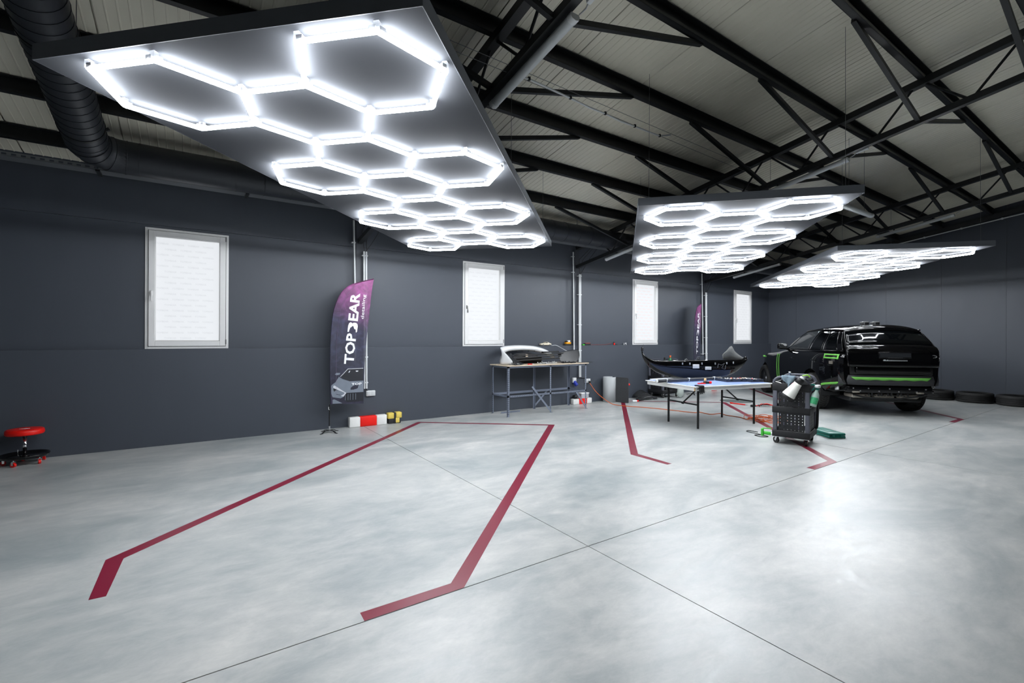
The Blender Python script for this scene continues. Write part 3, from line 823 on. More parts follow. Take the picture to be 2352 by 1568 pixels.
    me = text_mesh('TOP', 0.05, 0.001, width=0.165)
    put('small_lettering', me, M_INK, Matrix.Translation((X(1080), 0, Z(745))) @ Matrix.Rotation(PI / 2, 4, 'X'))
    return t
make_flag((1.755, 7.62, 0), 0.0, 'broad purple feather flag facing the room beside the striped wheel stop')
make_flag((10.91, 7.52, 0), math.radians(17), 'purple feather flag seen edge on behind the loose bumper')

# --- striped wheel stops
M_PAINTW = mat('chipped white paint', srgb(226, 226, 224), 0.6, 0, 0.08, 14, bump=0.15)
M_PAINTR = mat('signal red paint', srgb(232, 20, 6), 0.5, 0, 0.05, 14, bump=0.1)
def wheel_stop(loc, rz, cells, w, h, label):
    t = thing('wheel_stop', label, 'wheel stop', loc, rz, 'striped wheel stops')
    x = 0
    for L_, mt in cells:
        MB().rbox((x, -w / 2, 0), (x + L_, w / 2, h), 0.012).build('painted_section', mt, t); x += L_
    return t
wheel_stop((2.115, 7.865, 0), 0.0, ((0.175, M_PAINTW), (0.275, M_PAINTR), (0.175, M_PAINTW)), 0.115, 0.165, 'red and white concrete wheel stop by the broad purple flag')
wheel_stop((6.955, 7.845, 0), 0.0, ((0.17, M_PAINTW), (0.235, M_PAINTR), (0.15, M_PAINTW)), 0.115, 0.125, 'red and white wheel stop under the workbench with a box on it')
p = onz(1645, 899); wheel_stop((p.x - 0.22, 7.80, 0), 0.0, ((0.25, M_PAINTW), (0.28, M_PAINTR), (0.25, M_PAINTW)), 0.115, 0.15, 'red and white wheel stop behind the blue topped table')
# yellow and black scuffed stop
ys_ = thing('bollard_pad', 'yellow and black scuffed corner guard next to the striped wheel stop', 'corner guard', (2.76, 7.855, 0))
M_YEL = mat('worn yellow foam', srgb(226, 200, 96), 0.7, 0, 0.12, 18, bump=0.2)
m = MB().rbox((0, -0.055, 0.085), (0.105, 0.055, 0.185), 0.012); m.build('yellow_block', M_YEL, ys_)
m = MB().rbox((0.135, -0.065, 0.09), (0.24, 0.055, 0.19), 0.014); m.rbox((0.125, -0.06, 0.01), (0.20, 0.04, 0.10), 0.01); m.build('yellow_block', M_YEL, ys_)
m = MB().rbox((0.005, -0.05, 0.0), (0.115, 0.05, 0.09), 0.012); m.rbox((0.10, -0.058, 0.0), (0.14, 0.052, 0.186), 0.008); m.rbox((0.19, -0.05, 0.0), (0.225, 0.045, 0.05), 0.008)
m.build('black_block', M_RUBBER, ys_)

# --- slotted steel workbench
M_SLOT = mat('blue grey slotted steel', srgb(128, 136, 152), 0.4, 0.35, 0.06)
M_PLY = mat('light plywood', srgb(206, 190, 168), 0.5, 0, 0.10, 6, stretch=(0.3, 3, 1))
wb = thing('workbench', 'slotted blue grey steel workbench with a thin plywood top', 'workbench', (4.86, 7.27, 0))
LX = [0.0, 1.04, 1.985]; LY = [0.0, 0.56]; HB = 0.945
def angle_bar(m, p, q, a, b_, w=0.036, t=0.003):
    """L section from p to q with flanges along a and b_"""
    p, q, a, b_ = V(p), V(q), V(a), V(b_)
    for f, g in ((a, b_), (b_, a)):
        vs = [p, p + f * w, p + f * w + g * t, p + g * t]; ve = [v + (q - p) for v in vs]
        m.add(vs + ve, [(0, 1, 2, 3), (7, 6, 5, 4), (0, 4, 5, 1), (1, 5, 6, 2), (2, 6, 7, 3), (3, 7, 4, 0)])
def slots(m, p, q, w_dir, n_dir, w=0.036, pitch=0.04):
    p, q, wd, nd = V(p), V(q), V(w_dir), V(n_dir); L_ = (q - p).length; d = (q - p).normalized(); k = 0.02
    while k < L_ - 0.02:
        c = p + d * k + wd * (w * 0.5)
        vs = [c + d * 0.008 + wd * 0.005, c - d * 0.008 + wd * 0.005, c - d * 0.008 - wd * 0.005, c + d * 0.008 - wd * 0.005]
        m.add([v + nd * 0.0006 for v in vs] + [v - nd * 0.002 for v in vs], [(0, 1, 2, 3), (7, 6, 5, 4), (0, 4, 5, 1), (1, 5, 6, 2), (2, 6, 7, 3), (3, 7, 4, 0)]); k += pitch
M_HOLE = mat('dark slot', srgb(26, 28, 32), 0.8)
for i, x in enumerate(LX):
    for j, y in enumerate(LY):
        dx = V((1, 0, 0)) if i == 0 else V((-1, 0, 0)); dy = V((0, 1, 0)) if j == 0 else V((0, -1, 0))
        m = MB(); angle_bar(m, (x, y, 0.004), (x, y, HB), dx, dy); m.box((x - 0.02, y - 0.02, 0), (x + 0.02, y + 0.02, 0.005))
        lg = m.build('leg', M_SLOT, wb)
        m = MB(); slots(m, (x, y, 0.03), (x, y, HB), dx, -dy); slots(m, (x, y, 0.03), (x, y, HB), dy, -dx); so = m.build('slots', M_HOLE, lg); so['kind'] = 'stuff'
for z in (0.36, HB - 0.036):
    for y, s_ in ((0.0, 1), (LY[1], -1)):
        m = MB(); angle_bar(m, (0, y, z), (LX[2], y, z), (0, 0, 1), (0, s_, 0)); rl = m.build('rail', M_SLOT, wb)
        if z < 0.5:
            m = MB(); slots(m, (0.04, y, z), (LX[2] - 0.04, y, z), (0, 0, 1), (0, -s_, 0)); so = m.build('slots', M_HOLE, rl); so['kind'] = 'stuff'
    for x, s_ in ((0.0, 1), (LX[2], -1)):
        m = MB(); angle_bar(m, (x, 0, z), (x, LY[1], z), (0, 0, 1), (s_, 0, 0)); m.build('rail', M_SLOT, wb)
for p, q in (((1.02, -0.006, 0.03), (0.56, -0.006, 0.54)), ((1.965, -0.006, 0.03), (1.70, -0.006, 0.37)), ((1.02, 0.566, 0.03), (1.40, 0.566, 0.37))):
    m = MB(); m.bar(p, q, 0.036, 0.003, (0, 1, 0)); m.build('brace', M_SLOT, wb)
MB().box((-0.03, -0.03, HB), (2.03, 0.60, HB + 0.018)).build('top_board', M_PLY, wb, bevel=0.002)
ZB = HB + 0.018
# flat steel strip left on the floor under the bench
m = MB(); m.bar((4.98, 7.70, 0.005), (5.42, 7.68, 0.005), 0.035, 0.004); m.bar((4.98, 7.683, 0.018), (5.42, 7.663, 0.018), 0.003, 0.03)
tag(m.build('angle_offcut', M_SLOT), 'loose slotted steel offcut on the floor under the workbench', 'metal strip')

# --- white bumper cover standing at the back of the bench
M_WHITECAR = mat('white car paint', srgb(232, 234, 236), 0.2, 0, 0.01, coat=0.6)
bw = thing('white_bumper', 'white car bumper cover standing on the workbench', 'bumper', (4.88, 7.5, ZB + 0.008))
plan = [(0.10, -0.16, 0.0, 0.10), (0.055, -0.06, 0.0, 0.20), (0.03, 0.06, 0.0, 0.285), (0.06, 0.16, 0.06, 0.315), (0.16, 0.235, 0.17, 0.335), (0.32, 0.27, 0.23, 0.352),
        (0.55, 0.285, 0.245, 0.36), (0.78, 0.28, 0.245, 0.355), (0.98, 0.255, 0.225, 0.335), (1.13, 0.21, 0.19, 0.295), (1.24, 0.14, 0.14, 0.235), (1.30, 0.05, 0.09, 0.17)]
rows = []
for k in range(45):
    c = curve_pt([(x, y, 0) for x, y, a, b_ in plan], k / 44); zz = curve_pt([(a, b_, 0) for x, y, a, b_ in plan], k / 44)
    rows.append([(c.x - 0.0, c.y - 0.05 * (1 - abs(2 * j / 6 - 1) ** 2) + (0.03 if j == 0 else 0), zz.x + (zz.y - zz.x) * j / 6) for j in range(7)])
MB().grid(rows).build('cover', M_WHITECAR, bw, solid=0.006)
for k in range(5):
    x = 0.33 + k * 0.15; MB().rbox((x - 0.012, 0.20, 0.235), (x + 0.012, 0.225, 0.25), 0.003).build('clip_tab', M_DARK, bw)
# dark inner grille seen through its opening
gi = thing('grille_insert', 'black grille insert with a small label behind the slatted bumper on the bench', 'grille', (5.15, 7.63, ZB))
rows = []
for k in range(21):
    x = k / 20 * 0.78; s_ = math.sin(PI * k / 20)
    rows.append([(x, 0.06 * s_, 0.0), (x, 0.07 * s_, 0.10 + 0.06 * s_), (x, 0.09 * s_, 0.12 + 0.10 * s_)])
MB().grid(rows).build('insert', M_DARK, gi, solid=0.01)
MB().box((0.40, 0.03, 0.135), (0.455, 0.034, 0.185)).build('label', M_PLY, gi)

# --- black slatted bumper in front of it
M_SATIN = mat('satin black moulding', srgb(30, 32, 35), 0.35, 0, 0.1)
bb = thing('black_bumper', 'black slatted lower bumper with wide ends lying on the workbench', 'bumper', (4.93, 7.36, ZB))
def bow(x): return 0.05 + 0.10 * math.sin(PI * min(1, x / 1.6)) 
for k, (z0, z1, xa, xb) in enumerate(((0.055, 0.082, 0.12, 1.32), (0.105, 0.128, 0.10, 1.36), (0.150, 0.172, 0.14, 1.40), (0.190, 0.206, 0.16, 0.50), (0.185, 0.215, 0.92, 1.30))):
    rows = []
    for i in range(31):
        x = xa + (xb - xa) * i / 30; y = bow(x); sl_ = 0.055 * (x / 1.9)
        rows.append([(x, y - 0.03, z0 + sl_), (x, y - 0.045, (z0 + z1) / 2 + sl_), (x, y - 0.02, z1 + sl_), (x, y + 0.03, z1 + sl_ - 0.004), (x, y + 0.02, z0 + sl_)])
    MB().grid(rows, closed=True).build('slat', M_SATIN if k % 2 else M_DARK, bb)
left_w = [[(0.00, -0.04, 0.20), (0.06, 0.02, 0.235), (0.11, 0.05, 0.20)], [(0.02, -0.08, 0.12), (0.08, -0.01, 0.13), (0.16, 0.05, 0.13)],
          [(0.05, -0.12, 0.04), (0.13, -0.05, 0.03), (0.24, 0.0, 0.06)], [(0.10, -0.12, 0.0), (0.22, -0.08, 0.0), (0.36, -0.03, 0.015)]]
MB().grid([[tuple(curve_pt(r, j / 8)) for j in range(9)] for r in left_w]).build('end_wing', M_SATIN, bb, solid=0.008, subsurf=1)
right_w = [[(1.30, 0.12, 0.215), (1.55, 0.14, 0.25), (1.93, 0.17, 0.285)], [(1.30, 0.09, 0.13), (1.55, 0.09, 0.15), (1.92, 0.12, 0.20)],
           [(1.31, 0.06, 0.06), (1.55, 0.03, 0.06), (1.86, 0.05, 0.09)], [(1.34, 0.04, 0.0), (1.52, 0.0, 0.0), (1.72, 0.01, 0.015)]]
MB().grid([[tuple(curve_pt(r, j / 8)) for j in range(9)] for r in right_w]).build('end_wing', M_SATIN, bb, solid=0.008, subsurf=1)
# --- loose parts on the bench
def loose(name, label, cat, loc, build, rz=0.0, group=None):
    t = thing(name, label, cat, loc, rz, group); build(t); return t
def clip_pile(seed, mt, n, L_, W_):
    def f(t):
        rnd = random.Random(seed)
        for k in range(n):
            x, y, a = rnd.uniform(0, L_), rnd.uniform(0, W_), rnd.uniform(-0.5, 0.5)
            M = Matrix.Translation((x, y, 0.0)) @ Matrix.Rotation(a, 4, 'Z')
            l = rnd.uniform(0.04, 0.09); z = 0.004 + 0.011 * (k % 3)
            MB().rbox((-l, -0.010, z), (l, 0.010, z + 0.010), 0.003, M).rbox((-l, -0.010, z), (-l + 0.016, 0.010, z + 0.028), 0.003, M).build('bracket', mt, t)
    return f
loose('trim_brackets', 'heap of silver trim brackets at the left end of the workbench', 'brackets', (4.96, 7.30, ZB), clip_pile(3, M_ALU, 7, 0.16, 0.07), group='bracket heaps on the bench')
loose('trim_brackets', 'long heap of silver brackets along the middle of the workbench edge', 'brackets', (5.68, 7.31, ZB), clip_pile(5, M_ALU, 11, 0.40, 0.06), group='bracket heaps on the bench')
loose('trim_brackets', 'heap of black and white clips at the right part of the workbench', 'brackets', (6.32, 7.34, ZB), clip_pile(9, M_DARK, 9, 0.40, 0.08), group='bracket heaps on the bench')
loose('trim_brackets', 'few white clips lying inside the bumper end on the workbench', 'brackets', (6.36, 7.42, ZB), clip_pile(11, M_WHITEP, 3, 0.30, 0.04), group='bracket heaps on the bench')
def pliers(t):
    MB().tube([(0, 0, 0.012), (0.05, 0.012, 0.012), (0.10, 0.008, 0.012)], 0.008, 8).build('handle', M_RED, t)
    MB().tube([(0, -0.03, 0.012), (0.05, -0.018, 0.012), (0.10, -0.008, 0.012)], 0.008, 8).build('handle', M_RED, t)
    MB().rbox((0.095, -0.012, 0.004), (0.15, 0.012, 0.018), 0.004).build('jaws', M_ALU, t)
loose('pliers', 'red handled pliers on the plywood top of the workbench', 'pliers', (5.33, 7.29, ZB), pliers)
def strip(t):
    MB().rbox((0, -0.012, 0.0), (0.62, 0.012, 0.010), 0.003).build('bar', M_DARK, t); MB().rbox((0.60, -0.008, 0.0), (0.66, 0.008, 0.006), 0.002).build('tip', M_DARK, t)
loose('trim_strip', 'thin black trim strip jutting past the right end of the workbench', 'trim strip', (6.42, 7.29, ZB), strip, 0.05)
# white cable from the ledge down to the bumper
p0 = V((6.45, 7.95, LEDGE + 0.004)); m = MB(); m.tube([p0, p0 + V((0.10, -0.015, 0.006)), p0 + V((0.14, -0.04, -0.01)), p0 + V((0.22, -0.20, -0.10)), p0 + V((0.27, -0.38, -0.165))], 0.006, 6)
tag(m.build('white_cable', M_PVC), 'white cable hanging from the toy car on the ledge to the workbench', 'cable')

# --- little things on the ledge
M_CREAM = mat('cream model paint', srgb(222, 212, 190), 0.3, coat=0.3)
tc_ = thing('model_car', 'small cream toy car standing on the wall ledge above the workbench', 'toy car', (6.30, 7.975, LEDGE))
sec = [(-0.145, 0.018, 0.040, 0.028), (-0.135, 0.014, 0.048, 0.040), (-0.06, 0.012, 0.054, 0.044), (-0.02, 0.012, 0.056, 0.044), (0.06, 0.012, 0.058, 0.044), (0.115, 0.014, 0.052, 0.042), (0.145, 0.02, 0.044, 0.030)]
rows = [[(x, -w_, a), (x, -w_ * 1.02, (a + b_) / 2), (x, -w_ * 0.75, b_), (x, w_ * 0.75, b_), (x, w_ * 1.02, (a + b_) / 2), (x, w_, a)] for x, a, b_, w_ in sec]
m = MB().grid(rows, closed=True); m.add(rows[0], [tuple(range(6))]); m.add(rows[-1], [tuple(range(6))[::-1]])
m.build('body', M_CREAM, tc_)
rows = [[(-0.045, -0.034, 0.052), (-0.045, 0.034, 0.052)], [(-0.01, -0.030, 0.080), (-0.01, 0.030, 0.080)], [(0.035, -0.030, 0.082), (0.035, 0.030, 0.082)], [(0.10, -0.034, 0.055), (0.10, 0.034, 0.055)]]
m = MB().grid(rows, flip=True); m.add([r[0] for r in rows], [(0, 1, 2, 3)]); m.add([r[1] for r in rows], [(3, 2, 1, 0)]); m.build('cabin', M_CREAM, tc_)
for s_ in (-1, 1):
    MB().add([(-0.035, s_ * 0.0345, 0.056), (-0.005, s_ * 0.0315, 0.077), (0.03, s_ * 0.0315, 0.078), (0.055, s_ * 0.0345, 0.060)], [(0, 1, 2, 3)]).build('side_window', M_DARK, tc_, solid=0.001)
    for x in (-0.09, 0.09):
        MB().cyl((x, s_ * 0.046, 0.017), (x, s_ * 0.032, 0.017), 0.017, 14).build('wheel', M_GREY, tc_)
td = thing('model_digger', 'small yellow and black toy machine on the wall ledge', 'toy machine', (6.93, 7.975, LEDGE))
for s_ in (-1, 1): MB().rbox((-0.10, s_ * 0.03 - 0.012, 0.0), (0.09, s_ * 0.03 + 0.012, 0.035), 0.012).build('track', M_RUBBER, td)
MB().rbox((-0.06, -0.035, 0.036), (0.08, 0.035, 0.075), 0.006).build('body', mat('toy yellow', srgb(240, 165, 30), 0.4), td)
MB().rbox((0.0, -0.03, 0.075), (0.06, 0.025, 0.115), 0.006).build('cab', M_WHITEP, td)
MB().rbox((-0.05, -0.025, 0.075), (-0.01, 0.025, 0.10), 0.006).build('engine_cover', M_DARK, td)
ch = thing('battery_charger', 'black box with a red top and green cap on the ledge right of the conduits', 'charger', (7.52, 7.975, LEDGE))
MB().rbox((-0.08, -0.03, 0), (0.10, 0.03, 0.045), 0.006).build('box', M_DARK, ch); MB().box((-0.05, -0.028, 0.045), (0.08, 0.028, 0.05)).build('top_plate', M_RED, ch)
MB().rbox((-0.145, -0.02, 0), (-0.08, 0.02, 0.026), 0.005).build('cap', M_GREEN, ch)
MB().tube([(0.10, 0, 0.01), (0.22, 0.01, 0.008), (0.34, -0.01, 0.012), (0.48, 0.012, 0.007), (0.62, 0, 0.012), (0.74, 0.01, 0.03), (0.80, 0.0, 0.045)], 0.006, 6).build('lead', mat('red grey lead', srgb(120, 60, 62), 0.5), ch)
cp = thing('battery_clamp', 'red and black spring clamp standing on the ledge below the pink printed window', 'clamp', (8.42, 7.975, LEDGE))
MB().rbox((-0.018, -0.012, 0), (0.018, 0.012, 0.05), 0.006).build('grip', M_RED, cp); MB().rbox((-0.024, -0.012, 0.05), (0.006, 0.012, 0.078), 0.005).build('jaw', M_DARK, cp); MB().rbox((0.02, -0.01, 0.0), (0.12, 0.01, 0.014), 0.004).build('lead_end', M_DARK, cp)
sc = thing('silver_fitting', 'small silver hose fitting on the ledge beside the red clamp', 'fitting', (8.76, 7.975, LEDGE))
MB().cyl((0, 0, 0), (0, 0, 0.05), 0.016, 12).cyl((0, 0, 0.035), (0.075, 0, 0.035), 0.012, 12).build('elbow', M_ALU, sc); MB().cyl((0.07, 0, 0.0), (0.07, 0, 0.06), 0.018, 12).build('collar', M_ALU, sc)

# --- box on the wheel stop under the bench
M_CLEAR = mat('cloudy clear plastic', srgb(205, 208, 214), 0.25, 0, 0.03, trans=0.3)
sb = thing('storage_box', 'small cloudy plastic box with lid on the wheel stop under the workbench', 'box', (7.30, 7.845, 0.125))
MB().rbox((-0.11, -0.06, 0), (0.11, 0.055, 0.10), 0.01).build('tub', M_CLEAR, sb); MB().rbox((-0.12, -0.068, 0.10), (0.12, 0.063, 0.125), 0.008).build('lid', M_WHITEP, sb)
gl = thing('black_work_bag', 'little black tool pouch beside the plastic box under the workbench', 'pouch', (7.07, 7.845, 0.125))
MB().rbox((-0.07, -0.05, 0), (0.07, 0.05, 0.085), 0.025).build('pouch', M_DARK, gl); MB().rbox((0.0, -0.056, 0.02), (0.06, -0.04, 0.05), 0.008).build('pocket', M_GREY, gl)

# --- mat, half rolled, standing on the floor
M_MATG = mat('pale grey mat backing', srgb(168, 172, 174), 0.6, 0, 0.10, 6, bump=0.05)
M_MATD = mat('charcoal mat pile', srgb(58, 60, 62), 0.9, 0, 0.2, 30, bump=0.4)
rm = thing('rolled_mat', 'half rolled charcoal mat with a pale back standing by the wall', 'mat', (8.02, 7.74, 0.003))
HM = 0.575; rows = []
for k in range(29):
    a = math.radians(20 + 285 * k / 28); rows.append((0.155 * math.cos(a), 0.135 * math.sin(a)))
MB().grid([[(x, y, 0) for x, y in rows], [(x, y, HM) for x, y in rows]], smooth=True).build('roll', M_MATG, rm, solid=0.010)
e0 = V((rows[-1][0], rows[-1][1], 0)); e1 = V((0.175, -0.43, 0))
MB().prism([(0, 0), (0.315, 0), (0.325, 0.01), (0.325, 0.53), (0.32, 0.555), (0.305, 0.57), (0.28, HM), (0, HM)], -0.006, 0.006,
           Matrix.Translation(e0) @ Matrix.Rotation(math.atan2((e1 - e0).y, (e1 - e0).x), 4, 'Z') @ Matrix.Rotation(PI / 2, 4, 'X')).build('flap', M_MATD, rm)
hp = thing('hand_sprayer', 'pump sprayer with a red head half hidden behind the rolled mat', 'sprayer', (8.37, 7.55, 0))
MB().lathe([(0.0, 0), (0.05, 0.0), (0.052, 0.02), (0.052, 0.28), (0.03, 0.34), (0.02, 0.36), (0.0, 0.36)], 20).build('tank', M_DARK, hp)
MB().cyl((-0.02, 0, 0.395), (0.085, -0.02, 0.395), 0.034, 16, 0.028).build('head', M_RED, hp)
MB().cyl((0, 0, 0.35), (0, 0, 0.39), 0.016, 12).build('neck', M_RED, hp)
# ================================================================== table with the loose bumper
M_BLUE = mat('pale blue table top', srgb(150, 172, 226), 0.25, 0, 0.03, 4)
M_WLAM = mat('white laminate', srgb(224, 224, 222), 0.35, 0, 0.02)
M_WOODE = mat('raw wood edge', srgb(205, 165, 110), 0.6, 0, 0.1)
M_LEGB = mat('black leg tube', srgb(16, 16, 18), 0.4)
TZ = 0.72; TROT = math.radians(-12)
tb = thing('folding_table', 'low folding table with a pale blue top and black tube legs', 'table', (7.56, 4.86, 0), TROT)
TW, TD = 1.74, 1.08; TB = 0.70
MB().box((-TW / 2, -TD / 2, TZ - 0.016), (TW / 2, TB, TZ - 0.001)).build('table_top', M_WLAM, tb, bevel=0.004)
MB().box((-TW / 2 + 0.022, -TD / 2 + 0.022, TZ - 0.001), (TW / 2 - 0.022, TB - 0.022, TZ)).build('blue_field', M_BLUE, tb)
for a, b_ in (((-TW / 2 + 0.045, -TD / 2 + 0.03), (TW / 2 - 0.045, -TD / 2 + 0.05)), ((-TW / 2 + 0.045, TB - 0.05), (TW / 2 - 0.045, TB - 0.03)),
              ((-TW / 2 + 0.025, -TD / 2 + 0.03), (-TW / 2 + 0.045, TB - 0.03)), ((TW / 2 - 0.045, -TD / 2 + 0.03), (TW / 2 - 0.025, TB - 0.03))):
    MB().box(a + (TZ - 0.075,), b_ + (TZ - 0.016,)).build('apron', M_WLAM, tb)
for x in (-TW / 2 + 0.0245, TW / 2 - 0.0255):
    MB().box((x - 0.004, -TD / 2 + 0.0295, TZ - 0.075), (x + 0.004, -TD / 2 + 0.048, TZ - 0.017)).build('end_grain', M_WOODE, tb)
for s_ in (-1, 1):
    for u in (-1, 1):
        MB().rbox((s_ * 0.63 - 0.014, u * 0.352 - 0.014, 0.0), (s_ * 0.63 + 0.014, u * 0.352 + 0.014, TZ - 0.016), 0.004).build('leg', M_LEGB, tb)
    MB().bar((s_ * 0.63, -0.34, 0.39), (s_ * 0.63, 0.34, 0.39), 0.022, 0.022).build('crossbar', M_LEGB, tb)
    MB().bar((s_ * 0.63, 0.0, 0.385), (s_ * 0.18, 0.0, TZ - 0.02), 0.018, 0.018, (0, 1, 0)).cyl((s_ * 0.63, -0.02, 0.378), (s_ * 0.63, 0.02, 0.378), 0.014, 10).build('stay', M_LEGB, tb)

# --- black bumper cover lying on its belly across the table
M_PAINT = mat('black car paint', srgb(4, 4, 5), 0.045, 0, 0.02)
M_INNER = mat('grey black bumper inside', srgb(92, 94, 94), 0.5, 0, 0.15, 8)
BC = V((7.82, 5.31, 0)); BPHI = math.radians(-30)
bx_, by_ = V((math.cos(BPHI), math.sin(BPHI), 0)), V((-math.sin(BPHI), math.cos(BPHI), 0))
def bpl(x, y, off=0.0):
    """photo point on the upright plane through the bumper -> (along, height)"""
    px, py = 1440 + x / 6.533, 760 + y / 6.533
    d = ray(px, py); o = V((0, 0, CAMH)); c = BC + by_ * off
    t_ = (c - o).dot(by_) / d.dot(by_); P = o + d * t_
    return (P - BC).dot(bx_), P.z
lb = thing('loose_bumper', 'gloss black car bumper cover lying belly down across the blue topped table', 'bumper', (BC.x, BC.y, TZ), BPHI)
top = [(216, 240), (226, 300), (262, 360), (330, 405), (430, 432), (700, 433), (1000, 430), (1300, 428), (1560, 424), (1720, 418), (1800, 415)]
bot = [(214, 250), (222, 345), (262, 450), (345, 545), (470, 625), (690, 690), (980, 704), (1290, 692), (1510, 655), (1680, 560), (1800, 417)]
rows = []
zmin = min(bpl(x, y)[1] for x, y in bot)
for k in range(61):
    a = curve_pt([bpl(*p) + (0,) for p in top], k / 60); b_ = curve_pt([bpl(x, y, 0.15 * max(0.0, 1 - abs(i_ - 5.5) / 4.5)) + (0,) for i_, (x, y) in enumerate(bot)], k / 60)
    h = max(0.0, a.y - b_.y); dep = 0.15 * max(0.0, 1 - abs(k / 6 - 5.5) / 4.5)
    row = []
    for j in range(13):
        f = j / 12                          # 0 top edge, 1 belly
        bulge = math.sin(PI * f) * 0.10 * min(1, h / 0.2)
        row.append((a.x + (b_.x - a.x) * f, -0.02 + dep * f * f - bulge * 0.35, a.y + (b_.y - a.y) * f - TZ))
    rows.append(row)
zlow = min(p[2] for r in rows for p in r)
rows = [[(x, y, z - zlow + 0.004 if z - zlow < 0.001 else max(z - zlow + 0.004, 0.004)) for x, y, z in r] for r in rows]
MB().grid(rows, flip=True).build('skin', M_PAINT, lb, solid=0.006)
# far side of the shell: low belly strip rising at both ends
back = []
for k in range(61):
    b_ = rows[k][12]; r = []
    s_ = abs(k / 60 - 0.5) * 2
    lift = 0.05 + 0.02 * s_
    for j in range(5):
        f = j / 4; r.append((b_[0] * (1 - 0.03 * f), b_[1] + 0.14 * f * (1 - s_ ** 4), b_[2] + lift * f * f))
    back.append(r)
MB().grid(back, flip=True).build('belly', M_PAINT, lb, solid=0.006)
# upright return at the right end, its grey inside turned to the room
ear_px = [[(1440, 420), (1433, 350), (1440, 338)], [(1500, 425), (1490, 320), (1500, 285)], [(1560, 424), (1545, 300), (1568, 218)], [(1640, 422), (1625, 370), (1622, 300)], [(1740, 418), (1730, 400), (1725, 380)], [(1812, 414), (1811, 413), (1810, 411)]]
er = []
for r in ear_px:
    q = [bpl(x, y, 0.10) for x, y in r]
    er.append([(a, 0.10, z - TZ - zlow + 0.004) for a, z in q])
er = [[tuple(curve_pt([V(c[k]) for c in er], t / 15)) for k in range(3)] for t in range(16)]
MB().grid(er).build('end_return', M_INNER, lb, solid=0.006)
er2 = [[(p[2][0], p[2][1] + 0.004 + 0.02 * j, p[2][2] - 0.012 * j) for j in range(3)] for p in er[:11]]
MB().grid(er2).build('return_flange', M_PAINT, lb, solid=0.005)
a0 = rows[0][0]
MB().rbox((a0[0] - 0.004, a0[1] - 0.02, a0[2] - 0.07), (a0[0] + 0.03, a0[1] + 0.03, a0[2] + 0.005), 0.008).build('mounting_tab', M_DARK, lb)
for x, y in ((820, 475), (930, 478), (1110, 475), (1308, 475), (1480, 468), (1578, 462)):     # silver clips along the edge
    s_, z = bpl(x, y); z = z - TZ - zlow
    MB().rbox((s_ - 0.011, -0.052, z - 0.022), (s_ + 0.011, -0.036, z + 0.016), 0.004).build('clip', M_ALU, lb)
for x0, x1, y0, y1 in ((970, 1065, 487, 548), (1155, 1245, 522, 570)):
    (s0, z1), (s1, z0) = bpl(x0, y0), bpl(x1, y1)
    MB().rbox((s0, -0.062, z0 - TZ - zlow), (s1, -0.040, z1 - TZ - zlow), 0.006).build('sensor_bracket', mat('pale sensor bracket', srgb(176, 178, 180), 0.4), lb)
m = MB(); pts = [bpl(x, y) for x, y in ((1340, 540), (1350, 480), (1395, 500), (1440, 470), (1400, 545), (1450, 560), (1460, 500))]
m.tube([(s_, -0.055, z - TZ - zlow) for s_, z in pts], 0.004, 5); m.build('wiring', M_GREY, lb)

# --- things on the table
def at_table(x, y, z=TZ): p = onz(x, y, z); return V((p.x, p.y, TZ))
p, q = onz(1509, 876, TZ + 0.03), onz(1655, 868.6, TZ + 0.03); p.z = q.z = TZ + 0.031
ft = thing('film_roll', 'long black film roll tied with white straps on the table', 'roll', (p.x, p.y, TZ), math.atan2(q.y - p.y, q.x - p.x)); L_ = (q - p).length
MB().cyl((0, 0, 0.037), (L_, 0, 0.037), 0.030, 18).build('roll', mat('charcoal film', srgb(38, 40, 46), 0.3), ft)
MB().lathe([(0.012, 0), (0.0305, 0), (0.0305, 0.012), (0.012, 0.012)], 18, Matrix.Translation((-0.012, 0, 0.037)) @ Matrix.Rotation(PI / 2, 4, 'Y')).build('core_end', M_WHITEP, ft)
for f in (0.13, 0.46, 0.86):
    MB().tube([(L_ * f + 0.03 * f, 0.0315 * math.cos(t), 0.037 + 0.0315 * math.sin(t)) for t in [2 * PI * k / 14 for k in range(14)]], 0.004, 6, closed=True).rbox((L_ * f - 0.012 + 0.03 * f, -0.035, 0.051), (L_ * f + 0.016 + 0.03 * f, -0.015, 0.072), 0.006).build('strap', M_WHITEP, ft)
p, q = onz(1494, 870, TZ + 0.02), onz(1552, 866.2, TZ + 0.02)
wt = thing('white_rail', 'flat white rail lying behind the film roll and past the table edge', 'rail', (p.x, p.y, TZ), math.atan2(q.y - p.y, q.x - p.x)); L_ = (q - p).length
MB().rbox((0, -0.02, 0.001), (L_, 0.02, 0.022), 0.004).build('rail', M_WLAM, wt); MB().box((0.02, -0.006, 0.022), (L_ - 0.02, 0.006, 0.024)).build('groove_strip', M_GREY, wt)

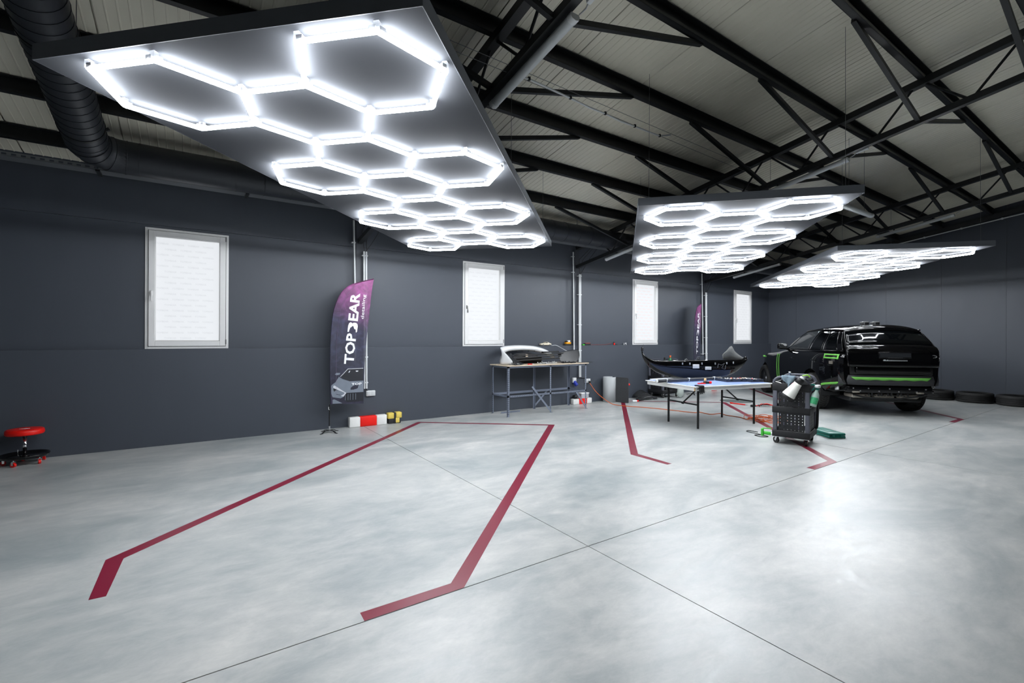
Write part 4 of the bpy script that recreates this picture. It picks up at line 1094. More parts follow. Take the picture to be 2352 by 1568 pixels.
M_CASE = mat('dark blue grey case', srgb(52, 58, 70), 0.35)
def organizer(c, rz, w, d, label, seed):
    t = thing('organizer_case', label, 'organizer case', c, rz, 'organizer cases on the table')
    MB().rbox((-w / 2, -d / 2, 0), (w / 2, d / 2, 0.008), 0.003).build('base', M_CASE, t)
    for a, b_ in (((-w / 2, -d / 2), (w / 2, -d / 2 + 0.008)), ((-w / 2, d / 2 - 0.008), (w / 2, d / 2)), ((-w / 2, -d / 2), (-w / 2 + 0.008, d / 2)), ((w / 2 - 0.008, -d / 2), (w / 2, d / 2))):
        MB().box(a + (0.004,), b_ + (0.052,)).build('side_wall', M_CASE, t)
    rnd = random.Random(seed); nx, ny = 6, 4
    cols = [M_ALU, M_WHITEP, M_PLY, M_RED, M_GREY, M_DARK, M_ALU, M_PLY]
    for i in range(1, nx): MB().box((-w / 2 + i * w / nx - 0.0015, -d / 2 + 0.008, 0.008), (-w / 2 + i * w / nx + 0.0015, d / 2 - 0.008, 0.045)).build('divider', M_GREY, t)
    for j in range(1, ny): MB().box((-w / 2 + 0.008, -d / 2 + j * d / ny - 0.0015, 0.008), (w / 2 - 0.008, -d / 2 + j * d / ny + 0.0015, 0.045)).build('divider', M_GREY, t)
    for i in range(nx):
        for j in range(ny):
            m = MB(); cx, cy = -w / 2 + (i + 0.5) * w / nx, -d / 2 + (j + 0.5) * d / ny
            for k in range(5):
                x, y, a = cx + rnd.uniform(-0.3, 0.3) * w / nx * 0.6, cy + rnd.uniform(-0.3, 0.3) * d / ny * 0.6, rnd.uniform(0, 3)
                dx, dy = 0.012 * math.cos(a), 0.012 * math.sin(a)
                m.cyl((x - dx, y - dy, 0.026 + 0.005 * k), (x + dx, y + dy, 0.028 + 0.005 * k), 0.006, 6)
            o = m.build('fasteners', cols[rnd.randrange(len(cols))], t); o['kind'] = 'stuff'
    for x in (-w * 0.25, w * 0.25): MB().rbox((x - 0.025, -d / 2 - 0.006, 0.02), (x + 0.025, -d / 2 + 0.002, 0.05), 0.003).build('latch', M_DARK, t)
organizer((8.00, 4.75, TZ), math.radians(-23), 0.40, 0.32, 'open organizer case of pale fasteners beside the film roll', 2)
organizer((8.30, 4.58, TZ), math.radians(-23), 0.25, 0.42, 'open organizer case of mixed fasteners nearer the table end', 4)
c = at_table(1602, 881.5); kn = thing('utility_knife', 'red utility knife lying near the table corner', 'knife', (c.x, c.y, TZ), math.radians(-35))
MB().rbox((0, -0.011, 0.001), (0.135, 0.011, 0.018), 0.004).build('body', M_RED, kn); MB().box((0.02, -0.004, 0.018), (0.10, 0.004, 0.02)).build('slider', M_DARK, kn); MB().box((-0.03, -0.006, 0.008), (0.0, 0.006, 0.010)).build('blade', M_ALU, kn)
c = at_table(1621, 881); br = thing('polishing_drill', 'small tool with a wooden knob and red end on the table corner', 'tool', (c.x, c.y, TZ), math.radians(-30))
MB().rbox((-0.045, -0.02, 0.002), (0.055, 0.02, 0.042), 0.01).build('body', M_DARK, br); MB().lathe([(0, 0), (0.016, 0.0), (0.02, 0.02), (0.018, 0.045), (0.0, 0.052)], 14, Matrix.Translation((-0.01, 0.0, 0.042))).build('knob', M_WOODE, br)
MB().cyl((0.055, 0, 0.022), (0.095, 0, 0.022), 0.022, 14).build('end_cap', M_RED, br); MB().cyl((-0.08, 0, 0.022), (-0.045, 0, 0.022), 0.01, 10).build('nozzle', M_ALU, br)
# black glove hanging over the table edge
e_ = onz(1622, 889, TZ); gv = thing('work_glove', 'black work glove draped over the table edge', 'glove', (7.56 - TW / 2 * 0.978 + 0.10, 0, 0))
fx = (e_.x - 7.56) * math.cos(TROT) + (e_.y - 4.86) * math.sin(TROT)
ep = V((7.56, 4.86, 0)) + V((math.cos(TROT) * fx - math.sin(TROT) * (-TD / 2), math.sin(TROT) * fx + math.cos(TROT) * (-TD / 2), TZ))
gv.location = ep; gv.rotation_euler = (0, 0, TROT)
MB().rbox((-0.05, -0.018, 0.001), (0.05, 0.09, 0.020), 0.008).rbox((-0.05, -0.032, -0.055), (0.05, -0.008, 0.018), 0.009).build('palm', M_DARK, gv)
for k, (x, l) in enumerate(((-0.036, 0.05), (-0.012, 0.065), (0.014, 0.062), (0.038, 0.05))):
    MB().tube([(x, -0.021, -0.045), (x * 1.15, -0.023, -0.055 - l * 0.5), (x * 1.3, -0.021, -0.055 - l)], [0.0115, 0.011, 0.008], 10).build('finger', M_DARK, gv)
MB().tube([(-0.045, -0.02, -0.01), (-0.075, -0.026, -0.02), (-0.09, -0.026, -0.045)], [0.012, 0.011, 0.008], 10).build('thumb', M_DARK, gv)

# ================================================================== utility carts
M_CARTB = mat('black cart plastic', srgb(24, 25, 28), 0.5, 0, 0.08, bump=0.05)
M_CARTG = mat('grey cart post', srgb(82, 84, 94), 0.5, 0, 0.06)
M_MARK = mat('lilac printed mark', srgb(84, 82, 100), 0.6)
def peg_mesh(w, h, nx, ny, hole=0.005):
    m = MB(); cx, cy = w / nx, h / ny
    for i in range(nx):
        for j in range(ny):
            x0, z0 = i * cx - w / 2, j * cy
            o = [(x0, z0), (x0 + cx, z0), (x0 + cx, z0 + cy), (x0, z0 + cy)]
            mx, mz = x0 + cx / 2, z0 + cy / 2
            q = [(mx - hole, mz - hole), (mx + hole, mz - hole), (mx + hole, mz + hole), (mx - hole, mz + hole)]
            for y, fl_ in ((-0.002, 0), (0.002, 1)):
                vs = [(a, y, b_) for a, b_ in o + q]
                fs = [(k, (k + 1) % 4, 4 + (k + 1) % 4, 4 + k) for k in range(4)]
                m.add(vs, [f[::-1] for f in fs] if fl_ else fs)
            m.add([(a, -0.002, b_) for a, b_ in q] + [(a, 0.002, b_) for a, b_ in q], [(k, (k + 1) % 4, 4 + (k + 1) % 4, 4 + k) for k in range(4)])
    me = bpy.data.meshes.new('peg_panel'); me.from_pydata(m.v, [], m.f); me.materials.append(M_CARTB); return me
CW, CD = 0.45, 0.64       # width of the end that carries the pegboard, depth
def make_cart(loc, rz, label):
    """local x is depth (pegboard end at x = 0), y the width"""
    t = thing('utility_cart', label, 'cart', loc, rz, 'utility carts')
    for x in (0.03, CD - 0.03):
        for y in (-1, 1):
            MB().rbox((x - 0.028, y * (CW / 2 - 0.028) - 0.028, 0.19), (x + 0.028, y * (CW / 2 - 0.028) + 0.028, 0.80), 0.01).build('post', M_CARTG, t)
    for z0, z1, nm in ((0.105, 0.195, 'bottom_tray'), (0.44, 0.535, 'middle_tray'), (0.755, 0.865, 'top_tray')):
        m = MB(); e_ = 0.006
        m.rbox((-e_, -CW / 2 - e_, z0), (CD + e_, CW / 2 + e_, z0 + 0.03), 0.01)
        for a, b_ in (((-e_, -CW / 2 - e_), (0.012, CW / 2 + e_)), ((CD - 0.012, -CW / 2 - e_), (CD + e_, CW / 2 + e_)), ((0.0, -CW / 2 - e_), (CD, -CW / 2 + 0.012)), ((0.0, CW / 2 - 0.012), (CD, CW / 2 + e_))):
            m.rbox(a + (z0,), b_ + (z1,), 0.006)
        m.build(nm, M_CARTB, t)
    for x in (0.02, CD - 0.02):               # hoops over both ends
        pts = [(x, -CW / 2 + 0.015, 0.80), (x, -CW / 2 + 0.012, 0.88), (x, -CW / 2 + 0.05, 0.93), (x, -CW / 2 + 0.12, 0.95), (x, CW / 2 - 0.12, 0.95), (x, CW / 2 - 0.05, 0.93), (x, CW / 2 - 0.012, 0.88), (x, CW / 2 - 0.015, 0.80)]
        MB().tube([curve_pt(pts, k / 28) for k in range(29)], 0.018, 12).build('handle', M_CARTG, t)
    pm = peg_mesh(0.315, 0.245, 7, 6)
    for z in (0.195, 0.52):
        pb = link('pegboard', pm, t, (0.012, -0.005, z), (0, 0, -PI / 2))
        for k, (i, j) in enumerate(((0, 5), (2, 5), (4, 4), (6, 5), (1, 2), (3, 2), (5, 1))):
            xx = 0.315 / 7 * (i + 0.5) - 0.315 / 2; zz = 0.245 / 6 * (j + 0.5)
            m = MB()
            for dz in (-0.012, 0.012): m.box((xx - 0.006, -0.0035, zz + dz - 0.008), (xx + 0.006, -0.0022, zz + dz + 0.008))
            m.build('printed_mark', M_MARK, pb)
    # a second pegboard closes the far side
    link('pegboard', peg_mesh(0.42, 0.245, 6, 6), t, (0.33, -CW / 2 + 0.02, 0.195), (0, 0, 0))
    for x in (0.06, CD - 0.06):
        for y in (-1, 1):
            c = V((x, y * (CW / 2 - 0.05), 0)); a = 0.9 if y > 0 else 0.35; d = V((math.cos(a), math.sin(a), 0)); n = V((-d.y, d.x, 0)); o = c + d * 0.022
            w_ = MB().cyl(o - n * 0.014 + V((0, 0, 0.046)), o + n * 0.014 + V((0, 0, 0.046)), 0.046, 20)
            w_.cyl(o - n * 0.016 + V((0, 0, 0.046)), o + n * 0.016 + V((0, 0, 0.046)), 0.014, 12); wo = w_.build('caster', M_RUBBER, t)
            f_ = MB()
            for s_ in (-1, 1): f_.bar(o + n * (s_ * 0.019) + V((0, 0, 0.04)), c + n * (s_ * 0.019) + V((0, 0, 0.096)), 0.004, 0.028, d)
            f_.cbox((c.x, c.y, 0.099), (0.06, 0.06, 0.008)); f_.cyl(c + V((0, 0, 0.098)), c + V((0, 0, 0.11)), 0.014, 10); f_.build('fork', M_CHROME, wo)
    return t
CROT = math.radians(15.5); CO = V((6.90, 3.215, 0))
ca = make_cart(CO, CROT, 'black and grey utility cart with pegboard holding spray bottles')
def cart_pt(x, y, z=0.0):
    return V((CO.x + x * math.cos(CROT) - y * math.sin(CROT), CO.y + x * math.sin(CROT) + y * math.cos(CROT), z))
cb = make_cart((9.56, 7.66, 0), math.radians(0), 'black utility cart by the wall behind the loose bumper')

# things on and about the near cart -----------------------------------------
M_CLOTH = mat('blue grey microfibre', srgb(112, 130, 142), 0.9, 0, 0.1, 60, bump=0.4)
c = cart_pt(0.02, 0.03, 0.95); cl = thing('microfibre_cloth', 'blue grey cloth draped over the cart handle', 'cloth', c, CROT)
rows = []
for k in range(13):
    f = k / 12
    y0, y1 = 0.085 - 0.10 * max(0, f - 0.25), -0.085 + 0.10 * max(0, f - 0.25)
    row = []
    for j in range(11):
        g = j / 10; y = y0 + (y1 - y0) * g
        if f < 0.25: a = PI * (0.75 - f * 2.2); x, z = 0.021 * math.cos(a) , 0.021 * math.sin(a); x = 0.023 * math.cos(PI - (f / 0.25) * 0.0) if False else 0.024 * math.cos(PI * (0.1 + 0.9 * f / 0.25)); z = 0.024 * math.sin(PI * (0.1 + 0.9 * f / 0.25))
        else: x, z = -0.026 - 0.012 * math.sin(g * 9 + f * 3), -(f - 0.25) * 0.24 * (1.0 - 0.9 * abs(g - 0.55) * min(1, (f - 0.25) * 2))
        row.append((x, y, z))
    rows.append(row)
MB().grid(rows).build('drape', M_CLOTH, cl, solid=0.004); MB().tube([rows[-1][j] for j in range(11)], 0.003, 5).build('hem', M_CLOTH, cl)
c = cart_pt(0.22, 0.05, 0.785); wbt = thing('water_bottle', 'clear water bottle with white cap in the top tray of the cart', 'bottle', c)
M_PET = mat('clear blue tinted plastic', srgb(190, 210, 232), 0.08, 0, 0.02, trans=0.85)
MB().lathe([(0.0, 0.0), (0.030, 0.0), (0.033, 0.01), (0.033, 0.13), (0.030, 0.15), (0.016, 0.19), (0.0135, 0.2), (0.0135, 0.215), (0, 0.215)], 20).build('bottle', M_PET, wbt)
MB().lathe([(0.0, 0.212), (0.0155, 0.212), (0.0155, 0.232), (0.0, 0.233)], 16).build('cap', M_WHITEP, wbt); MB().lathe([(0.0335, 0.055), (0.0335, 0.115)], 20).build('label', mat('blue bottle label', srgb(90, 130, 200), 0.4), wbt)
c = cart_pt(0.07, -0.03, 0.787); rc = thing('red_hand_tool', 'red handled hand tool standing in the cart tray', 'hand tool', c, CROT)
MB().tube([(0, 0.02, 0.006), (0, 0.03, 0.07), (0.0, 0.0, 0.085), (0, -0.06, 0.10), (0, -0.075, 0.15)], 0.008, 8).build('handle', M_RED, rc); MB().rbox((-0.01, -0.02, 0.0), (0.012, 0.045, 0.05), 0.005).build('head', M_DARK, rc)
c = cart_pt(0.10, 0.17, 0.787); wr_ = thing('spanner', 'chrome spanner lying in the top tray of the cart', 'spanner', c, CROT + 1.3)
MB().bar((-0.10, 0, 0.05), (0.05, 0, 0.09), 0.014, 0.006).build('shank', M_CHROME, wr_); MB().lathe([(0.009, 0), (0.018, 0), (0.018, 0.008), (0.009, 0.008)], 14, Matrix.Translation((0.055, 0, 0.086))).build('ring', M_CHROME, wr_); MB().rbox((-0.125, -0.016, 0.0), (-0.095, 0.016, 0.05), 0.004).build('jaw', M_CHROME, wr_)
# foam sprayer with a white cone tank, hung by its trigger on the front corner
def tri_frame(loc, ax):
    z = V(ax).normalized(); x = V((0, 0, 1)).cross(z).normalized(); y = z.cross(x)
    return Matrix(((x.x, y.x, z.x, 0), (x.y, y.y, z.y, 0), (x.z, y.z, z.z, 0), (0, 0, 0, 1)))
p0 = cart_pt(-0.095, -0.12, 0.905)
sp_ = thing('foam_sprayer', 'white cone shaped foam sprayer hung head up on the cart corner', 'sprayer', p0)
ax = cart_pt(-0.12, 0.04, 0.66) - p0
Mx = tri_frame(None, ax)
MB().lathe([(0.0, 0.03), (0.050, 0.03), (0.054, 0.06), (0.084, 0.235), (0.084, 0.24), (0.0, 0.24)], 26, Mx).build('tank', mat('white tank plastic', srgb(232, 232, 226), 0.35), sp_)
MB().lathe([(0.0, 0.239), (0.086, 0.239), (0.088, 0.245), (0.088, 0.285), (0.080, 0.292), (0.0, 0.292)], 26, Mx).build('base_ring', M_DARK, sp_)
MB().lathe([(0.0, -0.05), (0.036, -0.05), (0.046, -0.03), (0.050, 0.035), (0.0, 0.035)], 22, Mx).build('collar', M_DARK, sp_)
MB().lathe([(0.0, -0.075), (0.030, -0.075), (0.034, -0.05), (0.0, -0.05)], 18, Mx).build('cap', M_WHITEP, sp_)
q = cart_pt(-0.05, -0.16, 0.955) - p0
MB().rbox(q + V((-0.05, -0.05, -0.01)), q + V((0.05, 0.03, 0.03)), 0.012).tube([q + V((0.03, -0.03, 0.0)), q + V((0.10, -0.05, -0.01))], 0.014, 10).build('pump_head', M_GREY, sp_)
MB().tube([q + V((-0.03, 0.0, 0.03)), q + V((0.0, -0.05, 0.045)), q + V((0.04, -0.06, 0.02))], 0.010, 8).build('trigger', mat('lime plastic', srgb(150, 205, 70), 0.4), sp_)
# green trigger bottle hung on the side
p0 = cart_pt(0.10, -CW / 2 - 0.075, 0.80)
gb = thing('trigger_bottle', 'clear trigger spray bottle with green head hung on the cart side', 'spray bottle', p0)
ax = V((-0.06, 0.035, -0.22)); Mx = tri_frame(None, ax)
MB().lathe([(0.0, 0.0), (0.018, 0.0), (0.020, 0.03), (0.045, 0.075), (0.048, 0.10), (0.048, 0.235), (0.043, 0.245), (0.0, 0.245)], 22, Mx).build('bottle', mat('milky green plastic', srgb(190, 215, 205), 0.25, trans=0.3), gb)
MB().lathe([(0.0485, 0.12), (0.0487, 0.121), (0.0487, 0.21), (0.0485, 0.211)], 22, Mx).build('label', mat('green bottle label', srgb(70, 175, 120), 0.4, 0, 0.5, 60), gb)
MB().lathe([(0.0, -0.035), (0.022, -0.035), (0.024, 0.012), (0.0, 0.012)], 16, Mx).build('ring_cap', M_TEAL, gb)
MB().rbox((-0.045, -0.035, 0.02), (0.035, 0.02, 0.06), 0.012).build('spray_head', M_WHITEP, gb)
MB().tube([(-0.02, 0.02, 0.055), (-0.06, 0.06, 0.06), (-0.09, 0.07, 0.035)], 0.013, 10).tube([(-0.03, 0.02, 0.03), (-0.05, 0.045, -0.02)], 0.009, 8).build('trigger', M_TEAL, gb)
# black hose hanging at the cart side
m = MB(); pts = [cart_pt(0.30, -CW / 2 - 0.03, 0.60), cart_pt(0.30, -CW / 2 - 0.05, 0.64), cart_pt(0.36, -CW / 2 - 0.055, 0.62), cart_pt(0.38, -CW / 2 - 0.045, 0.45), cart_pt(0.37, -CW / 2 - 0.04, 0.25), cart_pt(0.36, -CW / 2 - 0.02, 0.22)]
hs = thing('hanging_hose', 'black polisher hose hanging down the side of the cart', 'hose', pts[0]); MB().tube([curve_pt([p - pts[0] for p in pts], k / 24) for k in range(25)], 0.016, 10).build('hose', M_DARK, hs)
MB().cyl(pts[0] - pts[0] + V((0, 0, -0.02)), V((0, 0, 0.05)), 0.022, 12).build('coupling', M_ALU, hs)
# bottles on the far cart
def small_bottle(loc, body, cap, label, h=0.16, r=0.034):
    t = thing('bottle', label, 'bottle', loc, 0, 'bottles on the far cart')
    MB().lathe([(0, 0), (r, 0), (r * 1.03, 0.01), (r * 1.03, h * 0.55), (r * 0.45, h * 0.75), (r * 0.45, h * 0.82), (0, h * 0.82)], 18).build('body', body, t)
    MB().lathe([(0, h * 0.8), (r * 0.55, h * 0.8), (r * 0.5, h), (0, h)], 14).build('cap', cap, t)
for k in range(1):
    small_bottle((9.78, 7.56, 0.785), M_DARK, M_DARK, 'black bottle standing in the far cart beside a green one', 0.22, 0.045)
    small_bottle((10.0, 7.56, 0.785), mat('green bottle plastic', srgb(24, 110, 60), 0.3), M_ORANGE, 'green bottle with an orange cap standing in the far cart', 0.26, 0.045)
wtb = thing('white_board', 'white board lying across the top of the far cart', 'board', (10.22, 7.62, 0.868), 0.0)
MB().rbox((-0.13, -0.12, 0.0), (0.42, 0.10, 0.012), 0.004).build('sheet', M_WLAM, wtb); MB().tube([(0.36, -0.05, 0.012), (0.40, -0.05, 0.06), (0.47, -0.05, 0.075), (0.50, -0.05, 0.05)], 0.006, 6).build('hook', M_ALU, wtb)
# plastic bags under it
bg = thing('plastic_bag', 'crumpled clear plastic bag by the foot of the far cart', 'bag', (10.05, 7.30, 0))
m = MB(); rnd = random.Random(4); rows = []
for k in range(9):
    a = PI * k / 8; rows.append([(0.10 * math.sin(a) * math.cos(b_) * rnd.uniform(0.8, 1.2), 0.08 * math.sin(a) * math.sin(b_) * rnd.uniform(0.8, 1.2), 0.14 - 0.14 * math.cos(a)) for b_ in [2 * PI * j / 12 for j in range(12)]])
MB().grid(rows, closed=True).build('bag', mat('crumpled clear film', srgb(200, 210, 205), 0.2, trans=0.4), bg); MB().tube([(0, 0, 0.27), (0.01, 0.0, 0.31)], 0.015, 8).build('knot', M_GREEN, bg)

# --- black undertray lying on the floor
ut = thing('undertray', 'black ribbed plastic undertray lying on the floor before the far cart', 'undertray', (8.80, 7.47, 0.003), math.radians(-3))
for k in range(9):
    y = 0.05 * k; rows = []
    for i in range(15):
        x = 0.50 * i / 14; z = 0.045 + 0.05 * math.sin(PI * i / 14) + 0.010 * k * math.sin(PI * i / 14)
        rows.append([(x + 0.02 * k, y, z), (x + 0.02 * k, y + 0.006, z + 0.012), (x + 0.02 * k, y + 0.034, z + 0.004), (x + 0.02 * k, y + 0.04, z - 0.01)])
    MB().grid(rows).build('rib', M_SATIN if k % 3 == 0 else M_DARK, ut, solid=0.004)
rows = [[(x - 0.02, -0.02, 0.002 + 0.03 * (abs(x - 0.25) < 0.15)), (x, 0.0, 0.05 + 0.05 * math.sin(PI * max(0, min(1, x / 0.5))))] for x in [0.55 * i / 14 for i in range(15)]]
MB().grid(rows).build('front_lip', M_SATIN, ut, solid=0.006)
MB().rbox((-0.12, -0.03, 0.0), (0.04, 0.06, 0.05), 0.012).build('mounting_end', M_DARK, ut)
rv = thing('aerosol_can', 'small red and white can lying by the rolled mat', 'can', (8.50, 7.36, 0.0))
MB().cyl((-0.08, 0.04, 0.024), (0.02, 0.0, 0.024), 0.024, 14).build('can', M_WHITEP, rv); MB().cyl((0.02, 0, 0.024), (0.055, -0.014, 0.024), 0.022, 14).build('cap', M_RED, rv)

# --- orange extension cord
def smooth(pts, n):
    return [curve_pt([V(p) for p in pts], k / n) for k in range(n + 1)]
fpts = [onz(x, y) for x, y in ((1437, 933), (1490, 937), (1530, 941), (1592, 948), (1606, 947), (1632, 952), (1655, 950), (1668, 954), (1700, 959), (1714, 963), (1727, 960))]
cp_ = [(7.50, 7.868, 0.47), (7.51, 7.84, 0.43), (7.56, 7.72, 0.27), (7.60, 7.56, 0.15), (7.68, 7.36, 0.03), (7.73, 7.20, 0.008)] + [(p.x, p.y, 0.008) for p in fpts]
rnd = random.Random(12); coil = []
for k in range(84):
    a = k * 0.47; rr = 0.22 + 0.10 * math.sin(k * 0.37) + rnd.uniform(-0.02, 0.02)
    coil.append((8.62 + rr * 1.25 * math.cos(a) + 0.10 * math.sin(k * 0.11), 4.43 + rr * 0.95 * math.sin(a) + 0.07 * math.cos(k * 0.07), 0.009 + 0.012 * (k % 5) * 0.8 + rnd.uniform(0, 0.008)))
ec = thing('extension_cord', 'orange extension cord running from the wall socket to a tangled heap', 'cord', (7.50, 7.868, 0))
o_ = V((7.50, 7.868, 0))
MB().tube([p - o_ for p in smooth(cp_, 110)], 0.0075, 8).build('lead', M_ORANGE, ec)
MB().tube([p - o_ for p in smooth([cp_[-1]] + coil, 620)], 0.0065, 6).build('heap', M_ORANGE, ec)
MB().rbox(V((-0.02, -0.035, 0.455)), V((0.02, 0.008, 0.50)), 0.006).build('plug', M_DARK, ec)
# --- red bar and jumper leads on the floor
p, q = onz(1680, 926.5), onz(1712, 930.5)
rb = thing('red_scraper', 'slim red bar lying on the floor at the bay corner', 'bar', (p.x, p.y, 0), math.atan2(q.y - p.y, q.x - p.x))
MB().rbox((0, -0.014, 0.002), ((q - p).length, 0.014, 0.024), 0.006).build('bar', M_RED, rb); MB().rbox((-0.03, -0.022, 0.002), (0.03, 0.022, 0.028), 0.006).build('head', M_RED, rb); MB().cyl(((q - p).length, 0, 0.012), ((q - p).length + 0.05, 0, 0.012), 0.006, 8).build('tip', M_ALU, rb)
jl = thing('jumper_leads', 'bundle of red and black leads on the floor left of the near cart', 'leads', (10.35, 5.30, 0))
for k in range(6):
    a = k * 0.5; pts = [(-0.24 + 0.03 * k, 0.16 - 0.02 * k, 0.012 + 0.012 * (k % 3)), (-0.05, 0.10 - 0.05 * (k % 3), 0.03 + 0.008 * k), (0.12, -0.02 - 0.03 * (k % 2), 0.03), (0.26, -0.22 + 0.03 * k, 0.014 + 0.01 * (k % 2))]
    MB().tube(smooth(pts, 14), 0.010, 7).build('lead', M_RED if k % 2 else M_DARK, jl)
MB().rbox((-0.34, 0.14, 0.0), (-0.22, 0.20, 0.05), 0.012).build('clamp', M_DARK, jl); MB().rbox((0.2, -0.27, 0.0), (0.34, -0.2, 0.05), 0.012).build('clamp', M_RED, jl)
# --- speckled patch on the floor
m = MB(); n_ = 40; c0 = onz(1691, 921)
poly_ = [(0.30 * math.cos(2 * PI * k / n_) * (1 + 0.07 * math.sin(5 * k)), 0.36 * math.sin(2 * PI * k / n_) * (1 + 0.05 * math.cos(3 * k))) for k in range(n_)]
M_GRIT = mat('dried speckled slurry', srgb(96, 102, 102), 0.9, 0, 0.6, 45, bump=0.3, spec=0.1)
gp = m.prism(poly_, 0.0001, 0.0016).build('slurry_patch', M_GRIT, None, (c0.x, c0.y, 0), (0, 0, 0.35))
tag(gp, 'grey speckled oval patch of dried slurry on the floor under the table', 'stain')
# --- green tool with its black lead, teal case
p = onz(1764, 1003); gt = thing('heat_gun', 'lime green power tool with black lead lying behind the cart', 'power tool', (p.x + 0.03, p.y + 0.05, 0), CROT)
MB().rbox((0.0, -0.07, 0.02), (0.045, 0.05, 0.07), 0.014).build('body', M_GREEN, gt); MB().rbox((-0.02, 0.03, 0.0), (0.03, 0.065, 0.115), 0.010).build('handle', M_GREEN, gt); MB().tube([(0.02, 0.05, 0.11), (0.03, 0.0, 0.115), (0.03, -0.07, 0.12)], 0.009, 8).build('guard', M_GREEN, gt)
MB().cyl((0.025, -0.07, 0.047), (0.025, -0.10, 0.047), 0.018, 12).build('nozzle', M_ALU, gt)
MB().tube(smooth([(0.01, 0.05, 0.012), (-0.06, 0.14, 0.006), (-0.13, 0.03, 0.006), (-0.04, -0.04, 0.006), (0.08, 0.13, 0.006), (0.16, 0.30, 0.006), (0.26, 0.30, 0.006), (0.22, 0.16, 0.006)], 50), 0.006, 6).build('lead', M_CORD, gt)
p = onz(1905, 1007); q = onz(1943, 1007); r__ = onz(1877, 990.5)
tcs = thing('tool_case', 'flat teal plastic tool case on the floor beside the near cart', 'case', (p.x, p.y, 0), math.atan2(q.y - p.y, q.x - p.x))
w_, d_ = (q - p).length, 0.50
MB().rbox((0, 0, 0.0), (w_, d_, 0.038), 0.010).build('bottom_shell', M_TEAL, tcs); MB().rbox((0, 0, 0.039), (w_, d_, 0.078), 0.012).build('lid', M_TEAL, tcs)
for x in (0.25, 0.75): MB().rbox((w_ * x - 0.018, -0.008, 0.022), (w_ * x + 0.018, 0.004, 0.058), 0.003).build('latch', M_TEAL, tcs)
MB().rbox((w_ * 0.25, 0.12, 0.077), (w_ * 0.75, 0.38, 0.082), 0.002).build('label_field', M_TEAL, tcs)
# ================================================================== the car
M_GLASS = mat('black tinted glass', srgb(4, 5, 6), 0.03, 0, 0.02)
M_GLASSF = mat('lightly tinted glass', srgb(60, 64, 66), 0.03, 0, 0.02, alpha=0.38)
M_TAPEG = mat('green masking tape', srgb(104, 178, 74), 0.6, 0, 0.05)
M_GREYT = mat('dark grey bumper carrier', srgb(48, 49, 52), 0.55, 0, 0.05)
M_ALLOY = mat('dark alloy', srgb(70, 72, 75), 0.3, 0.8)
M_RAWM = mat('dull bare metal', srgb(150, 144, 134), 0.45, 0.6, 0.15)
u_, v_ = 5.405, 11.1
car = thing('car', 'gloss black SUV with green masking tape and its rear bumper taken off', 'car', ((u_ + v_) / math.sqrt(2), (v_ - u_) / math.sqrt(2), 0), PI / 4)
# stations: x, half width, sill height, belt height
ST = [(-1.00, 0.800, 0.60, 1.22), (-0.90, 0.865, 0.56, 1.235), (-0.70, 0.925, 0.50, 1.24), (-0.35, 0.968, 0.38, 1.24), (0.0, 0.985, 0.34, 1.24), (0.6, 0.990, 0.33, 1.235), (1.2, 0.990, 0.33, 1.23),
      (1.6, 0.990, 0.33, 1.20), (2.0, 0.988, 0.33, 1.15), (2.5, 0.980, 0.34, 1.115), (2.93, 0.950, 0.36, 1.085), (3.3, 0.855, 0.38, 1.04), (3.58, 0.735, 0.42, 0.98), (3.75, 0.60, 0.47, 0.90)]
def stn(x):
    for a, b_ in zip(ST[:-1], ST[1:]):
        if x <= b_[0] + 1e-6:
            f = (x - a[0]) / (b_[0] - a[0]); i = ST.index(a)
            g = lambda k: V(ST[max(0, min(len(ST) - 1, k))][1:])
            p0, p1, p2, p3 = g(i - 1), g(i), g(i + 1), g(i + 2)
            m1 = (p2 - p0) / max(1e-6, ST[i + 1][0] - ST[max(0, i - 1)][0]) * (b_[0] - a[0])
            m2 = (p3 - p1) / max(1e-6, ST[min(len(ST) - 1, i + 2)][0] - ST[i][0]) * (b_[0] - a[0])
            return p1 * (2 * f ** 3 - 3 * f * f + 1) + m1 * (f ** 3 - 2 * f * f + f) + p2 * (-2 * f ** 3 + 3 * f * f) + m2 * (f ** 3 - f * f)
    return V(ST[-1][1:])
def half(x):
    w, zb, bt = stn(x)
    crown = 0.035 if x > 1.5 else 0.01
    h = bt - zb
    return [(0.0, zb), (w - 0.16, zb), (w - 0.055, zb + 0.015), (w - 0.022, zb + 0.09), (w - 0.010, zb + 0.30 * h), (w, zb + 0.58 * h), (w - 0.006, zb + 0.80 * h), (w - 0.028, bt - 0.05), (w - 0.060, bt - 0.012), (w - 0.10, bt), (w * 0.55, bt + crown * 0.7), (0.0, bt + crown)]
def side_y(x, z):
    h = half(x)
    for (y0, z0), (y1, z1) in zip(h[1:], h[2:]):
        if z0 <= z <= z1: return y0 + (y1 - y0) * (z - z0) / max(1e-6, z1 - z0)
    return h[5][0]
rows = []
N_ = 80
for k in range(N_ + 1):
    x = -1.0 + 4.75 * k / N_; h = half(x)
    rows.append([(x, y, z) for y, z in h] + [(x, -y, z) for y, z in h[-2:0:-1]])
m = MB().grid(rows, closed=True); n_ = len(rows[0])
m.add(rows[0], [tuple(range(n_))]); m.add(rows[-1], [tuple(range(n_))[::-1]])
bm = bmesh.new()
vs = [bm.verts.new(p) for p in m.v]
for f in m.f: bm.faces.new([vs[i] for i in f])
bmesh.ops.remove_doubles(bm, verts=bm.verts[:], dist=1e-5); bmesh.ops.recalc_face_normals(bm, faces=bm.faces[:])
me = bpy.data.meshes.new('body_shell'); bm.to_mesh(me); bm.free()
body = bpy.data.objects.new('body_shell', me); COL.objects.link(body)
cuts = []
